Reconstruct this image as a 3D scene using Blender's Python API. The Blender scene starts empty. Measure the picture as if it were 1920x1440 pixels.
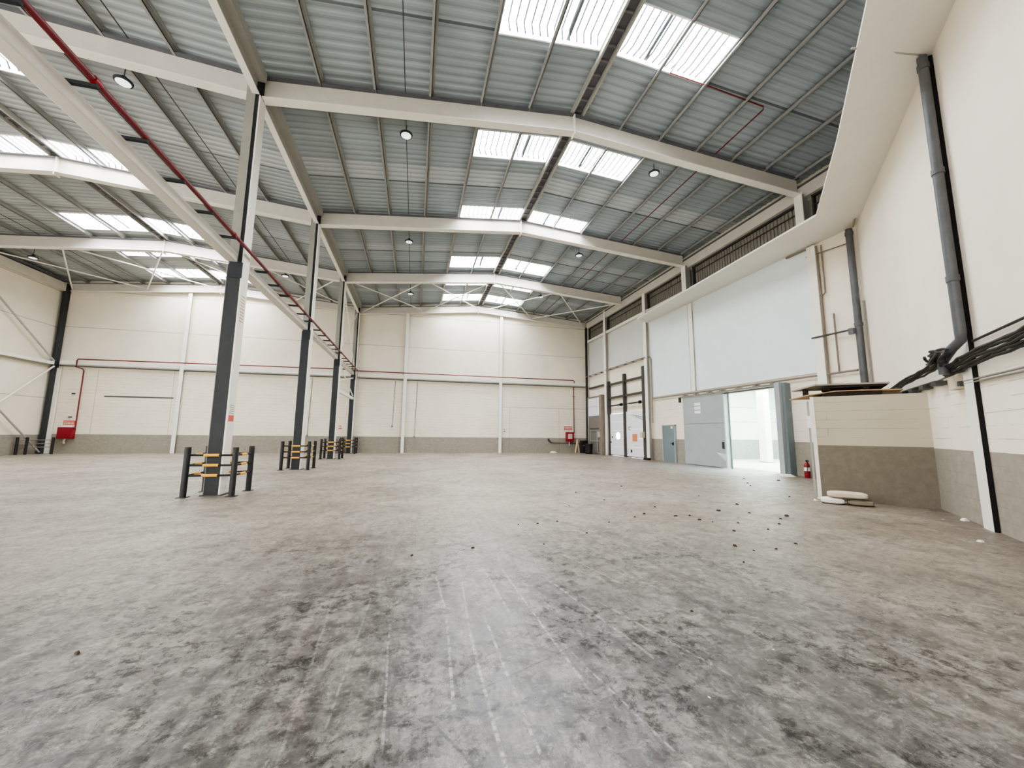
import bpy, math, random
from mathutils import Vector, Matrix
random.seed(7)
SC = bpy.context.scene
COL = SC.collection
PI = math.pi

# ------------------------------------------------------------------ helpers
def lin(c):
    return tuple(((v/255.0)/12.92 if v/255.0 <= 0.04045 else ((v/255.0+0.055)/1.055)**2.4) for v in c)

class NT:
    """small node-expression helper"""
    def __init__(s, name):
        s.m = bpy.data.materials.new(name); s.m.use_nodes = True
        s.t = s.m.node_tree; s.n = s.t.nodes; s.n.clear()
        s.out = s.n.new('ShaderNodeOutputMaterial')
        s.b = s.n.new('ShaderNodeBsdfPrincipled')
        s.t.links.new(s.b.outputs[0], s.out.inputs[0])
        s._pos = None
    def link(s, a, b): s.t.links.new(a, b)
    def put(s, inp, v):
        if hasattr(v, 'is_output') or isinstance(v, bpy.types.NodeSocket): s.link(v, inp)
        elif isinstance(v, (tuple, list)) and len(v) == 3 and inp.type == 'RGBA': inp.default_value = (*v, 1)
        else: inp.default_value = v
    def pos(s):
        if s._pos is None:
            g = s.n.new('ShaderNodeNewGeometry'); s._pos = g.outputs['Position']
            sx = s.n.new('ShaderNodeSeparateXYZ'); s.link(s._pos, sx.inputs[0])
            s.x, s.y, s.z = sx.outputs
        return s._pos
    def math(s, op, a, b=0.0, c=0.0, clamp=False):
        k = s.n.new('ShaderNodeMath'); k.operation = op; k.use_clamp = clamp
        s.put(k.inputs[0], a); s.put(k.inputs[1], b); s.put(k.inputs[2], c)
        return k.outputs[0]
    def vec(s, x, y, z):
        k = s.n.new('ShaderNodeCombineXYZ')
        for i, v in enumerate((x, y, z)): s.put(k.inputs[i], v)
        return k.outputs[0]
    def scale(s, v, sx, sy, sz):
        k = s.n.new('ShaderNodeVectorMath'); k.operation = 'MULTIPLY'
        s.link(v, k.inputs[0]); k.inputs[1].default_value = (sx, sy, sz)
        return k.outputs[0]
    def noise(s, v, scale, detail=4, rough=0.6, dist=0.0):
        k = s.n.new('ShaderNodeTexNoise'); k.inputs['Scale'].default_value = scale
        k.inputs['Detail'].default_value = detail; k.inputs['Roughness'].default_value = rough
        k.inputs['Distortion'].default_value = dist
        s.link(v, k.inputs['Vector']); return k.outputs['Fac']
    def ramp(s, f, lo, hi, a=0.0, b=1.0):
        k = s.n.new('ShaderNodeMapRange'); k.clamp = True; k.interpolation_type = 'SMOOTHSTEP'
        s.put(k.inputs[0], f); k.inputs[1].default_value = lo; k.inputs[2].default_value = hi
        k.inputs[3].default_value = a; k.inputs[4].default_value = b
        return k.outputs[0]
    def mix(s, f, a, b, mode='MIX'):
        k = s.n.new('ShaderNodeMix'); k.data_type = 'RGBA'; k.blend_type = mode
        s.put(k.inputs[0], f); s.put(k.inputs[6], a); s.put(k.inputs[7], b)
        return k.outputs[2]
    def bump(s, h, strength=0.3, dist=0.02):
        k = s.n.new('ShaderNodeBump'); k.inputs['Strength'].default_value = strength
        k.inputs['Distance'].default_value = dist
        s.link(h, k.inputs['Height']); s.link(k.outputs[0], s.b.inputs['Normal'])
    def col(s, v): s.put(s.b.inputs['Base Color'], v)
    def rough(s, v): s.put(s.b.inputs['Roughness'], v)

def paint(name, rgb, rough=0.6, var=0.08, scale=2.5, metal=0.0, bump=0.0):
    t = NT(name); p = t.pos(); c = lin(rgb)
    f = t.ramp(t.noise(p, scale, 5, 0.65), 0.3, 0.7)
    f2 = t.ramp(t.noise(p, scale*9, 3, 0.7), 0.3, 0.7)
    k = t.mix(f, tuple(v*(1-var) for v in c), tuple(min(1, v*(1+var)) for v in c))
    k = t.mix(t.math('MULTIPLY', f2, 0.35), k, tuple(v*(1-var*1.6) for v in c))
    t.col(k); t.rough(rough); t.b.inputs['Metallic'].default_value = metal
    if bump: t.bump(f2, bump, 0.01)
    return t.m

def emit(name, rgb, strength):
    t = NT(name); t.col(lin(rgb)); t.put(t.b.inputs['Emission Color'], lin(rgb))
    t.b.inputs['Emission Strength'].default_value = strength; t.rough(0.6)
    return t.m

WARM = (232, 223, 203)
def wall_mat(name, horiz, base=WARM, band=(146, 139, 125), bandz=1.11, masonry=0.0, seams=(), vseams=(), hseg=None):
    """painted wall: grey dado, block courses below `masonry`, thin horizontal joints at `seams`"""
    t = NT(name); p = t.pos()
    if horiz == 'X': u = t.x
    elif horiz == 'Y': u = t.y
    else: u = t.math('ADD', t.math('MULTIPLY', t.x, .725), t.math('MULTIPLY', t.y, .689))
    n1 = t.ramp(t.noise(p, 0.5, 4, 0.6), 0.3, 0.7)
    n2 = t.noise(p, 7.0, 4, 0.7)
    b = lin(base); g = lin(band)
    up = t.mix(n1, tuple(v*.93 for v in b), tuple(min(1, v*1.03) for v in b))
    lo = t.mix(t.ramp(n2, .35, .7), tuple(v*.9 for v in g), tuple(v*1.08 for v in g))
    isb = t.math('LESS_THAN', t.z, bandz)
    c = t.mix(isb, up, lo)
    # scuffs near the floor
    sc = t.math('MULTIPLY', t.ramp(t.noise(t.scale(p, 1, 1, 5), 2.2, 5, .75), .56, .72), t.ramp(t.z, 0.0, .7, 1, 0))
    c = t.mix(t.math('MULTIPLY', sc, .35), c, lin((95, 88, 78)))
    dark = None
    for sz in seams:
        d = t.math('ABSOLUTE', t.math('SUBTRACT', t.z, sz))
        m = t.math('LESS_THAN', d, 0.018)
        dark = m if dark is None else t.math('MAXIMUM', dark, m)
    for (su, z0, z1) in vseams:
        d = t.math('ABSOLUTE', t.math('SUBTRACT', u, su))
        m = t.math('MULTIPLY', t.math('LESS_THAN', d, 0.014), t.math('MULTIPLY', t.math('GREATER_THAN', t.z, z0), t.math('LESS_THAN', t.z, z1)))
        dark = m if dark is None else t.math('MAXIMUM', dark, m)
    if hseg:
        m = t.math('MULTIPLY', t.math('LESS_THAN', t.math('ABSOLUTE', t.math('SUBTRACT', t.z, hseg[2])), .018), t.math('GREATER_THAN', u, hseg[0]))
        dark = t.math('MAXIMUM', dark, m)
    if dark is not None:
        c = t.mix(t.math('MULTIPLY', dark, .5), c, lin((70, 66, 58)))
    if masonry > 0:
        k = t.n.new('ShaderNodeTexBrick')
        t.link(t.vec(u, t.z, 0.0), k.inputs['Vector'])
        k.inputs['Scale'].default_value = 1.0
        k.inputs['Brick Width'].default_value = 7.0; k.inputs['Row Height'].default_value = .2
        k.inputs['Mortar Size'].default_value = .008; k.inputs['Mortar Smooth'].default_value = .3
        f = t.math('MULTIPLY', k.outputs['Fac'], t.math('LESS_THAN', t.z, masonry))
        f = t.math('MULTIPLY', f, t.ramp(t.noise(t.scale(p, 1, 1, 5), 1.5, 4), .38, .62, .0, .5))
        c = t.mix(f, c, lin((120, 112, 98)))
    t.col(c); t.rough(.75)
    t.bump(n2, .12, .01)
    return t.m

def link(o, parent=None, kind=None):
    COL.objects.link(o)
    if parent is not None: o.parent = parent
    if kind: o['kind'] = kind
    return o

class MB:
    def __init__(s): s.v = []; s.f = []
    def add(s, vs, fs):
        k = len(s.v); s.v += [tuple(v) for v in vs]; s.f += [tuple(i+k for i in f) for f in fs]; return s
    def box(s, x0, x1, y0, y1, z0, z1):
        vs = [(x, y, z) for z in (z0, z1) for y in (y0, y1) for x in (x0, x1)]
        return s.add(vs, [(0, 2, 3, 1), (4, 5, 7, 6), (0, 1, 5, 4), (2, 6, 7, 3), (0, 4, 6, 2), (1, 3, 7, 5)])
    def obox(s, c, hx, hy, hz, rot):
        """oriented box: centre, half sizes, 3x3 matrix"""
        vs = [Vector(c)+rot @ Vector((x, y, z)) for z in (-hz, hz) for y in (-hy, hy) for x in (-hx, hx)]
        return s.add(vs, [(0, 2, 3, 1), (4, 5, 7, 6), (0, 1, 5, 4), (2, 6, 7, 3), (0, 4, 6, 2), (1, 3, 7, 5)])
    def bar(s, a, b, w, h, up=(0, 0, 1)):
        """rectangular bar from a to b, w sideways, h along up"""
        a = Vector(a); b = Vector(b); d = (b-a).normalized(); sd = d.cross(Vector(up)).normalized(); u = sd.cross(d).normalized()
        vs = [q+sd*(i*w/2)+u*(j*h/2) for q in (a, b) for (i, j) in ((-1, -1), (1, -1), (1, 1), (-1, 1))]
        return s.add(vs, [(0, 1, 2, 3), (7, 6, 5, 4), (0, 4, 5, 1), (1, 5, 6, 2), (2, 6, 7, 3), (3, 7, 4, 0)])
    def tube(s, pts, r, n=10):
        pts = [Vector(p) for p in pts]; k0 = len(s.v); prev = None
        for i, p in enumerate(pts):
            d = (pts[min(i+1, len(pts)-1)]-pts[max(i-1, 0)]).normalized()
            a = prev if prev is not None else (Vector((0, 0, 1)) if abs(d.z) < .9 else Vector((1, 0, 0)))
            a = (a-d*a.dot(d)).normalized(); prev = a; b = d.cross(a)
            rr = r[i] if isinstance(r, (list, tuple)) else r
            for j in range(n):
                t = 2*PI*j/n; s.v.append(tuple(p+a*math.cos(t)*rr+b*math.sin(t)*rr))
        for i in range(len(pts)-1):
            for j in range(n):
                q = k0+i*n; s.f.append((q+j, q+(j+1) % n, q+n+(j+1) % n, q+n+j))
        s.f.append(tuple(k0+j for j in reversed(range(n)))); s.f.append(tuple(k0+(len(pts)-1)*n+j for j in range(n)))
        return s
    def lathe(s, c, prof, n=20):
        k0 = len(s.v)
        for (r, z) in prof:
            for j in range(n):
                t = 2*PI*j/n; s.v.append((c[0]+r*math.cos(t), c[1]+r*math.sin(t), c[2]+z))
        for i in range(len(prof)-1):
            for j in range(n):
                q = k0+i*n; s.f.append((q+j, q+(j+1) % n, q+n+(j+1) % n, q+n+j))
        s.f.append(tuple(k0+j for j in reversed(range(n)))); s.f.append(tuple(k0+(len(prof)-1)*n+j for j in range(n)))
        return s
    def build(s, name, mat, parent=None, smooth=False, kind=None, bevel=0.0):
        me = bpy.data.meshes.new(name)
        off = Vector(parent.get('_o', (0, 0, 0))) if parent is not None else Vector((0, 0, 0))
        me.from_pydata([tuple(Vector(v)-off) for v in s.v], [], s.f); me.validate(); me.update()
        me.materials.append(mat)
        if smooth:
            for p in me.polygons: p.use_smooth = True
        o = bpy.data.objects.new(name, me); link(o, parent, kind); o['_o'] = tuple(off)
        if smooth and hasattr(me, 'set_sharp_from_angle'): me.set_sharp_from_angle(angle=math.radians(40))
        if bevel:
            b = o.modifiers.new('bevel', 'BEVEL'); b.width = bevel; b.segments = 2; b.limit_method = 'ANGLE'
        return o

def thing(name, label, cat, loc=(0, 0, 0), group=None):
    o = bpy.data.objects.new(name, None); o.location = loc; o.empty_display_size = .2
    COL.objects.link(o); o['_o'] = tuple(loc); o['label'] = label; o['category'] = cat
    if group: o['group'] = group
    return o
def tag(o, label, cat, group=None, kind=None):
    o['label'] = label; o['category'] = cat
    if group: o['group'] = group
    if kind: o['kind'] = kind
    return o
def struct(o, label=None, cat=None):
    o['kind'] = 'structure'
    if label: o['label'] = label; o['category'] = cat or 'structure'
    return o
ORD = ['first', 'second', 'third', 'fourth', 'fifth', 'sixth', 'seventh', 'eighth', 'ninth', 'tenth', 'eleventh', 'twelfth', 'thirteenth', 'fourteenth', 'fifteenth', 'sixteenth', 'seventeenth', 'eighteenth', 'nineteenth', 'twentieth', 'twenty-first', 'twenty-second', 'twenty-third', 'twenty-fourth', 'twenty-fifth']

# ------------------------------------------------------------------ materials
M = {}
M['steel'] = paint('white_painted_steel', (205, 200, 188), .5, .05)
M['steel_lit'] = paint('lit_painted_steel', (232, 228, 216), .5, .03)  # the white steel again, lightened for faces that catch the light
M['steel_grey'] = paint('grey_painted_steel', (160, 158, 150), .55, .06)
M['barmat'] = paint('rooflight_bar', (96, 98, 102), .6, .1)
M['strap'] = paint('strap_grey', (116, 114, 114), .6, .1)
M['purlin'] = paint('galvanised_purlin', (150, 150, 146), .5, .08)
M['purlin_dark'] = paint('dark_ridge_purlin', (92, 92, 98), .6, .15)
M['coldark'] = paint('dark_fire_coating', (42, 46, 48), .7, .14, 1.2, bump=.2)
M['colblack'] = paint('black_fire_coating', (40, 43, 48), .8, .2, 1.2)
M['collight'] = paint('worn_grey_column', (140, 139, 130), .7, .08, 1.5)
M['red'] = paint('red_pipe_paint', (104, 16, 26), .45, .08)
M['redbox'] = paint('red_cabinet_paint', (132, 6, 28), .4, .06)
M['signred'] = paint('red_sign', (214, 86, 72), .5, .04)
M['white'] = paint('white_plastic', (236, 236, 232), .5, .02)
M['black'] = paint('black_rubber', (20, 21, 23), .55, .1)
M['yellow'] = paint('yellow_sleeve', (232, 172, 50), .5, .05)
M['bluewhite'] = paint('pale_blue_panel', (222, 231, 230), .55, .03, .6)
M['greydoor'] = paint('blue_grey_door', (156, 163, 163), .55, .06, 1.2)
M['greydoor_d'] = paint('dark_blue_grey_door', (112, 124, 128), .55, .06)
M['greyedge'] = paint('pale_blue_grey_edge', (192, 205, 204), .5, .04)
M['dockwhite'] = paint('white_dock_door', (232, 233, 236), .45, .02)
M['darkframe'] = paint('dark_steel_frame', (66, 64, 60), .6, .15)
M['shutter'] = paint('grey_brown_shutter', (120, 115, 107), .6, .1)
M['ventsheet'] = paint('grey_vent_sheet', (132, 128, 118), .6, .08)
M['brown'] = paint('brown_post', (128, 116, 104), .7, .12, 2)
M['drain'] = paint('dark_grey_drainpipe', (82, 84, 86), .45, .15, 3)
M['cable'] = paint('black_cables', (38, 35, 30), .6, .3, 12)
M['conduit'] = paint('grey_conduit', (126, 122, 112), .5, .1)
M['plywood'] = paint('plywood', (176, 142, 104), .7, .15, 5)
M['sheet'] = paint('dusty_grey_sheet', (150, 144, 132), .7, .1, 5)
M['darkwood'] = paint('dark_stained_wood', (48, 34, 26), .8, .2, 5)
M['cushion'] = paint('cream_cushion', (206, 190, 168), .85, .12, 9, bump=.3)
M['cushion_d'] = paint('grey_cushion', (128, 120, 104), .9, .15, 9, bump=.3)
M['orange'] = paint('orange_poster', (214, 136, 86), .6, .12, 9)
M['greyprint'] = paint('grey_print', (130, 126, 122), .6, .05)
M['dirt'] = paint('dark_dirt', (70, 56, 44), .9, .3, 20)
M['soffit'] = paint('grey_beige_soffit', (226, 221, 211), .8, .03, .8)
M['rubble'] = paint('white_rubble', (226, 220, 208), .8, .06)
M['wood'] = paint('pale_wood', (188, 160, 124), .7, .12, 6)
M['lens'] = emit('lamp_lens', (226, 230, 228), .35)
M['pane'] = emit('rooflight_sheet', (244, 248, 255), 11.5)
M['pane_soft'] = emit('backlit_window', (255, 255, 250), 2.5)
M['shade_crate'] = paint('shade_and_crate_black', (16, 14, 12), .9, .2)

# roof sheeting
def roof_mat():
    t = NT('ribbed_roof_sheet'); p = t.pos()
    b = lin((158, 168, 171)); 
    n = t.ramp(t.noise(p, .45, 3, .6), .3, .7)
    c = t.mix(n, tuple(v*.88 for v in b), tuple(v*1.06 for v in b))
    # fainter and fresher sheet laps across the slope
    for (y0, y1, k) in ((7.2, 8.1, .10), (13.33, 14.27, .45), (20.7, 21.37, .15), (19.4, 20.1, .35), (25.6, 26.2, .35)):
        m = t.math('MULTIPLY', t.math('GREATER_THAN', t.y, y0), t.math('LESS_THAN', t.y, y1))
        c = t.mix(t.math('MULTIPLY', m, k), c, lin((205, 211, 212)))
        d = t.math('LESS_THAN', t.math('ABSOLUTE', t.math('SUBTRACT', t.y, y1+.02)), .035)
        c = t.mix(t.math('MULTIPLY', d, .7), c, lin((50, 52, 54)))
    # warmer tone towards the left hall, cool towards the right
    w = t.ramp(t.x, -12, 2, 1, 0)
    c = t.mix(t.math('MULTIPLY', w, .5), c, lin((162, 162, 154)), 'MIX')
    # shaded rib sides
    g = t.math('ABSOLUTE', t.math('SUBTRACT', t.math('FRACT', t.math('DIVIDE', t.y, .25)), .5))
    c = t.mix(t.math('MULTIPLY', t.ramp(g, .33, .47), .3), c, lin((80, 84, 86)))
    t.col(c); t.rough(.85); t.b.inputs['Specular IOR Level'].default_value = .25; return t.m
M['roof'] = roof_mat()

# worn concrete floor
def floor_mat():
    t = NT('worn_concrete'); p = t.pos()
    rad = t.math('SQRT', t.math('ADD', t.math('POWER', t.math('SUBTRACT', t.x, .2), 2.0), t.math('POWER', t.math('MULTIPLY', t.math('SUBTRACT', t.y, .6), .9), 2.0)))
    rad = t.math('ADD', rad, t.math('MULTIPLY', t.math('SUBTRACT', t.noise(p, .8, 3, .6), .5), 2.2))
    near = t.ramp(rad, 1.8, 7.0, 1, 0)
    big = t.noise(p, .55, 5, .6)
    far = t.mix(t.ramp(big, .35, .65), lin((144, 132, 114)), lin((174, 164, 147)))
    brown = t.math('MULTIPLY', t.ramp(t.math('SUBTRACT', t.x, t.math('MULTIPLY', t.y, .25)), .5, 6.0), t.ramp(t.noise(p, .9, 4, .6), .3, .7, .3, .9))
    far = t.mix(brown, far, lin((126, 111, 92)))
    # darker brown towards the foot of the diagonal wall
    dd = t.math('SUBTRACT', t.math('ADD', t.math('MULTIPLY', t.x, .689), 0.0), t.math('ADD', t.math('MULTIPLY', t.y, .725), 2.94))
    far = t.mix(t.math('MULTIPLY', t.ramp(dd, -1.0, -.1), .55), far, lin((104, 90, 80)))
    # light spilling from the side doorway, painted pale on the floor
    spill = t.math('MULTIPLY', t.ramp(t.x, 9.0, 13.0), t.math('MULTIPLY', t.ramp(t.y, 11.2, 12.2), t.ramp(t.y, 15.5, 19.5, 1, 0)))
    far = t.mix(t.math('MULTIPLY', spill, .8), far, lin((190, 193, 190)))
    m2 = t.noise(p, 4.5, 10, .76, .4)
    st = t.noise(t.scale(p, 5.5, .8, 1), 1.0, 7, .7, .6)          # streaks along the traffic direction
    st2 = t.noise(t.scale(p, 16, 2.2, 1), 1.0, 5, .7, .3)
    nr = t.mix(t.ramp(m2, .38, .60), lin((62, 60, 57)), lin((134, 131, 124)))
    nr = t.mix(t.math('MULTIPLY', t.ramp(st, .48, .62), .6), nr, lin((50, 49, 48)))
    nr = t.mix(t.math('MULTIPLY', t.ramp(st, .50, .36), .35), nr, lin((160, 157, 150)))
    c = t.mix(near, far, nr)
    c = t.mix(t.math('MULTIPLY', t.ramp(st, .52, .66), .30), c, lin((104, 96, 88)))
    c = t.mix(t.math('MULTIPLY', t.ramp(st2, .52, .66), .28), c, lin((112, 106, 98)))
    # brown stains
    c = t.mix(t.math('MULTIPLY', t.ramp(t.noise(p, 1.3, 5, .7, 1.0), .54, .66), .4), c, lin((112, 100, 92)))
    # mottling everywhere
    m3 = t.noise(p, 13.0, 8, .78, .6)
    c = t.mix(t.math('MULTIPLY', t.ramp(m3, .5, .62), .5), c, lin((70, 66, 61)))
    m4 = t.noise(p, 2.3, 9, .74, 1.0)
    c = t.mix(t.math('MULTIPLY', t.ramp(m4, .51, .59), .42), c, lin((68, 64, 60)))
    c = t.mix(t.math('MULTIPLY', t.ramp(t.noise(p, 3.4, 8, .72, .6), .54, .64), .35), c, lin((184, 178, 165)))
    c = t.mix(t.math('MULTIPLY', t.ramp(t.noise(p, 26, 8, .8), .47, .60), .34), c, lin((64, 61, 57)))
    c = t.mix(t.math('MULTIPLY', t.ramp(t.noise(p, 19, 6, .75, .5), .55, .66), .28), c, lin((196, 192, 184)))
    mot = t.math('MULTIPLY', t.ramp(t.noise(p, 8.0, 12, .82, .35), .49, .57), t.math('MULTIPLY', t.ramp(near, 0, .8, .35, 1), t.ramp(t.noise(p, 1.1, 4, .65, .8), .36, .62, .35, 1.15)))
    c = t.mix(t.math('MULTIPLY', mot, .55), c, lin((46, 44, 42)))
    # fine specks
    c = t.mix(t.math('MULTIPLY', t.ramp(t.noise(p, 60, 3, .7), .56, .68), .45), c, lin((66, 62, 58)))
    # scratches
    def seg(c, a, b, w, colr, k, wob=.02, brk=6.0):
        ax, ay = a; bx, by = b; L = math.hypot(bx-ax, by-ay); dx, dy = (bx-ax)/L, (by-ay)/L
        px = t.math('SUBTRACT', t.x, ax); py = t.math('SUBTRACT', t.y, ay)
        al = t.math('ADD', t.math('MULTIPLY', px, dx), t.math('MULTIPLY', py, dy))
        pe = t.math('SUBTRACT', t.math('MULTIPLY', px, dy), t.math('MULTIPLY', py, dx))
        if wob: pe = t.math('ADD', pe, t.math('MULTIPLY', t.math('SUBTRACT', wobn, .5), wob))
        m = t.ramp(t.math('ABSOLUTE', pe), w*.3, w, 1, 0)
        e = t.math('MULTIPLY', t.ramp(al, 0, .15*L), t.ramp(al, .85*L, L, 1, 0))
        m = t.math('MULTIPLY', t.math('MULTIPLY', m, e), brkn)
        return t.mix(t.math('MULTIPLY', m, k), c, lin(colr))
    wobn = t.noise(p, 3.0, 2, .5); brkn = t.ramp(t.noise(p, 18.0, 6, .75), .42, .60)
    PALE = (216, 214, 208); DK = (34, 33, 32)
    for a, b, w, k in (((.76, 4.2), (.79, 3.1), .014, .7), ((.94, 4.3), (1.0, 2.0), .013, .75), ((1.29, 4.0), (1.56, 2.2), .016, .7),
                       ((.44, 3.1), (.43, 1.5), .014, .95), ((.30, 3.3), (.25, 2.1), .013, .7), ((.58, 3.3), (.60, 1.5), .012, .8),
                       ((.26, 4.2), (.30, 3.3), .014, .6), ((-.12, 3.3), (-.08, 1.9), .010, .6), ((1.02, 2.7), (1.22, 1.5), .010, .6),
                       ((.50, 4.0), (.44, 2.9), .012, .5), ((1.97, 4.2), (2.3, 3.2), .012, .5), ((1.6, 5.2), (2.0, 3.4), .016, .5),
                       ((-.6, 3.6), (-.5, 1.9), .012, .4), ((2.2, 6.0), (2.9, 4.2), .02, .4), ((1.55, 3.3), (1.9, 2.0), .014, .5), ((-.3, 3.8), (-.36, 2.0), .01, .4)):
        c = seg(c, a, b, w*1.05, PALE, k*.6)
    for a, b, w, k in (((.49, 2.98), (1.0, 2.52), .008, .6), ((.1, 2.18), (1.25, 2.68), .009, .75), ((-.5, 2.12), (1.1, 2.19), .03, .75),
                       ((.1, 2.2), (.34, 1.75), .010, .6), ((.2, 2.42), (1.25, 2.78), .006, .6), ((-1.6, 2.0), (-.3, 2.25), .03, .5), ((1.2, 2.2), (2.4, 2.5), .03, .4)):
        c = seg(c, a, b, w*1.3, DK, min(1, k*1.3))
    # hexagonal worn floor joint on the far floor (faint)
    c = seg(c, (-1.0, 12.0), (4.2, 6.4), .03, (120, 112, 102), .35, 0)
    t.col(c)
    ctr = t.ramp(t.math('ABSOLUTE', t.math('SUBTRACT', t.x, t.math('MULTIPLY', t.y, .22))), .3, 2.2, 1, 0)
    r = t.math('ADD', t.ramp(m2, .3, .7, .40, .60), t.math('MULTIPLY', ctr, -.14))
    t.rough(r)
    t.put(t.b.inputs['Specular IOR Level'], t.math('SUBTRACT', .56, t.math('MULTIPLY', mot, .42)))
    t.bump(t.math('ADD', m3, t.math('MULTIPLY', m2, .6)), .22, .006)
    return t.m
M['floor'] = floor_mat()

M['wall_back'] = wall_mat('back_wall_paint', 'X', bandz=1.13, masonry=5.1, seams=(7.63, 10.0), hseg=(6.35, 13.4, 3.44), vseams=((7.0, 0, 3.44), (11.0, 0, 3.44), (-14.95, 1.1, 5.1), (-18.9, 1.1, 5.1)))
M['wall_left'] = wall_mat('left_wall_paint', 'Y', bandz=1.09, seams=(3.23, 5.2, 7.5, 9.68))
M['wall_right'] = wall_mat('right_wall_paint', 'Y', bandz=1.22, masonry=3.5)
M['wall_diag'] = wall_mat('diagonal_wall_paint', 'D', base=(236, 227, 209), bandz=1.2, masonry=2.4)
M['box'] = wall_mat('enclosure_paint', 'Y', base=(186, 177, 156), band=(116, 109, 94), bandz=1.22, masonry=2.6)
M['room'] = wall_mat('side_room_paint', 'X', base=(226, 236, 226), band=(150, 160, 152), bandz=1.2, seams=(2.3, 3.2))
M['room_f'] = paint('side_room_floor', (205, 210, 204), .6, .08, 1)

# ------------------------------------------------------------------ roof geometry functions
FY = [10.2, 16.43, 22.66, 28.72]            # the portal frames
RX, LX = 4.4, -12.8                          # ridges
def zb(x):                                   # underside of the rafters
    if x >= RX: return 10.63-.07*(x-RX)
    if x >= -4.24: return 9.75+.104*(x+4.08)
    if x >= LX: return 10.48-.083*(x-LX)
    return 10.48-.09*(LX-x)
def zr(x): return zb(x)+.76                  # roof sheet
Y0, YB = -2.4, 28.95
XL, XR = -21.1, 13.6
ROWS = [(6.88, 8.18), (11.3, 12.54), (15.62, 16.78), (20.6, 22.04), (24.45, 24.93), (26.68, 28.02)]
RSK = [(1.58, 4.3), (4.72, 7.4)]
LSK = [(-15.75, -13.05), (-12.6, -10.2)]
LROWS = ROWS[1:]

# floor
mb = MB()
mb.v = [(-22, -3, 0), (14.2, -3, 0), (14.2, 29.4, 0), (-22, 29.4, 0)]; mb.f = [(0, 1, 2, 3)]
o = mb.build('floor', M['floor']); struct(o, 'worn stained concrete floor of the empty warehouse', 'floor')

# ceiling: ribbed sheets with openings for the rooflights
def ceiling():
    ys = []
    y = Y0
    while y < YB:
        ys += [(y, .0), (y+.075, .0), (y+.105, .024), (y+.22, .024)]
        y += .25
    ys.append((YB, 0))
    # exact cut lines for the openings
    cuts = sorted({v for r in ROWS for v in r})
    ys2 = [(yy, h) for (yy, h) in ys if all(abs(yy-c) > .02 for c in cuts)] + [(c, .0) for c in cuts]
    ys2.sort()
    xs = [XL, LSK[0][0], LSK[0][1], LX, LSK[1][0], LSK[1][1], -4.24, RSK[0][0], RSK[0][1], RX, RSK[1][0], RSK[1][1], XR]
    m = MB()
    for (yy, h) in ys2:
        for x in xs: m.v.append((x, yy, zr(x)+h))
    nx = len(xs)
    for i in range(len(ys2)-1):
        ym = (ys2[i][0]+ys2[i+1][0])/2
        for j in range(nx-1):
            xm = (xs[j]+xs[j+1])/2
            hole = any(a < xm < b for (a, b) in RSK) and any(a < ym < b for (a, b) in ROWS)
            hole = hole or (any(a < xm < b for (a, b) in LSK) and any(a < ym < b for (a, b) in LROWS))
            if not hole:
                q = i*nx+j; m.f.append((q, q+nx, q+nx+1, q+1))
    return m.build('ceiling', M['roof'])
struct(ceiling(), 'grey ribbed metal roof sheeting over both halls', 'ceiling')

# rooflights
PLB = {'near': 'nearest', }
rowname = ['nearest the camera', 'just past the first rafter', 'just before the second rafter', 'just before the third rafter', 'thin strip past the third rafter', 'nearest the back wall']
wn = 0
def rooflight(x0, x1, y0, y1, label, flip):
    global wn
    wn += 1
    w = thing('window_%d' % wn, label, 'rooflight', ((x0+x1)/2, (y0+y1)/2, zr((x0+x1)/2)))
    w['kind'] = 'structure'
    fr = MB(); H = .16
    def q(x, y, h): return (x, y, zr(x)+h)
    for (a, b) in (((x0, y0), (x1, y0)), ((x1, y0), (x1, y1)), ((x1, y1), (x0, y1)), ((x0, y1), (x0, y0))):
        k = len(fr.v); fr.v += [q(*a, -.01), q(*b, -.01), q(*b, H), q(*a, H)]; fr.f.append((k, k+1, k+2, k+3))
        fr.bar(q(*a, 0.0), q(*b, 0.0), .04, .05)
    fr.build('window_frame', M['white'], w)
    pn = MB(); pn.v = [q(x0, y0, H), q(x0, y1, H), q(x1, y1, H), q(x1, y0, H)]; pn.f = [(0, 1, 2, 3)]
    pn.build('pane', M['pane'], w)
    n = int((x1-x0)/.19); sb = MB()
    for i in range(1, n):
        x = x0+(x1-x0)*i/n; s = -1 if not flip else 1
        sb.tube([q(x, y0+.02, .10), q(x, y1-.28, .09), q(x-.09*s, y1-.08, .02)], .024, 6)
    sb.build('security_bars', M['barmat'], w)
    mu = MB(); xm = x0+(x1-x0)*(.66 if not flip else .32)
    mu.bar(q(xm, y0, .08), q(xm, y1-.05, .08), .075, .05)
    mu.build('glazing_bar', M['barmat'], w)
for i, (a, b) in enumerate(ROWS):
    rooflight(RSK[0][0], RSK[0][1], a, b, 'bright rooflight left of the main ridge, %s' % rowname[i], False)
    rooflight(RSK[1][0], RSK[1][1], a, b, 'bright rooflight right of the main ridge, %s' % rowname[i], True)
for i, (a, b) in enumerate(LROWS):
    rooflight(LSK[0][0], LSK[0][1], a, b, 'bright rooflight left of the far left ridge, %s' % rowname[i+1], False)
    rooflight(LSK[1][0], LSK[1][1], a, b, 'bright rooflight right of the far left ridge, %s' % rowname[i+1], True)

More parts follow.
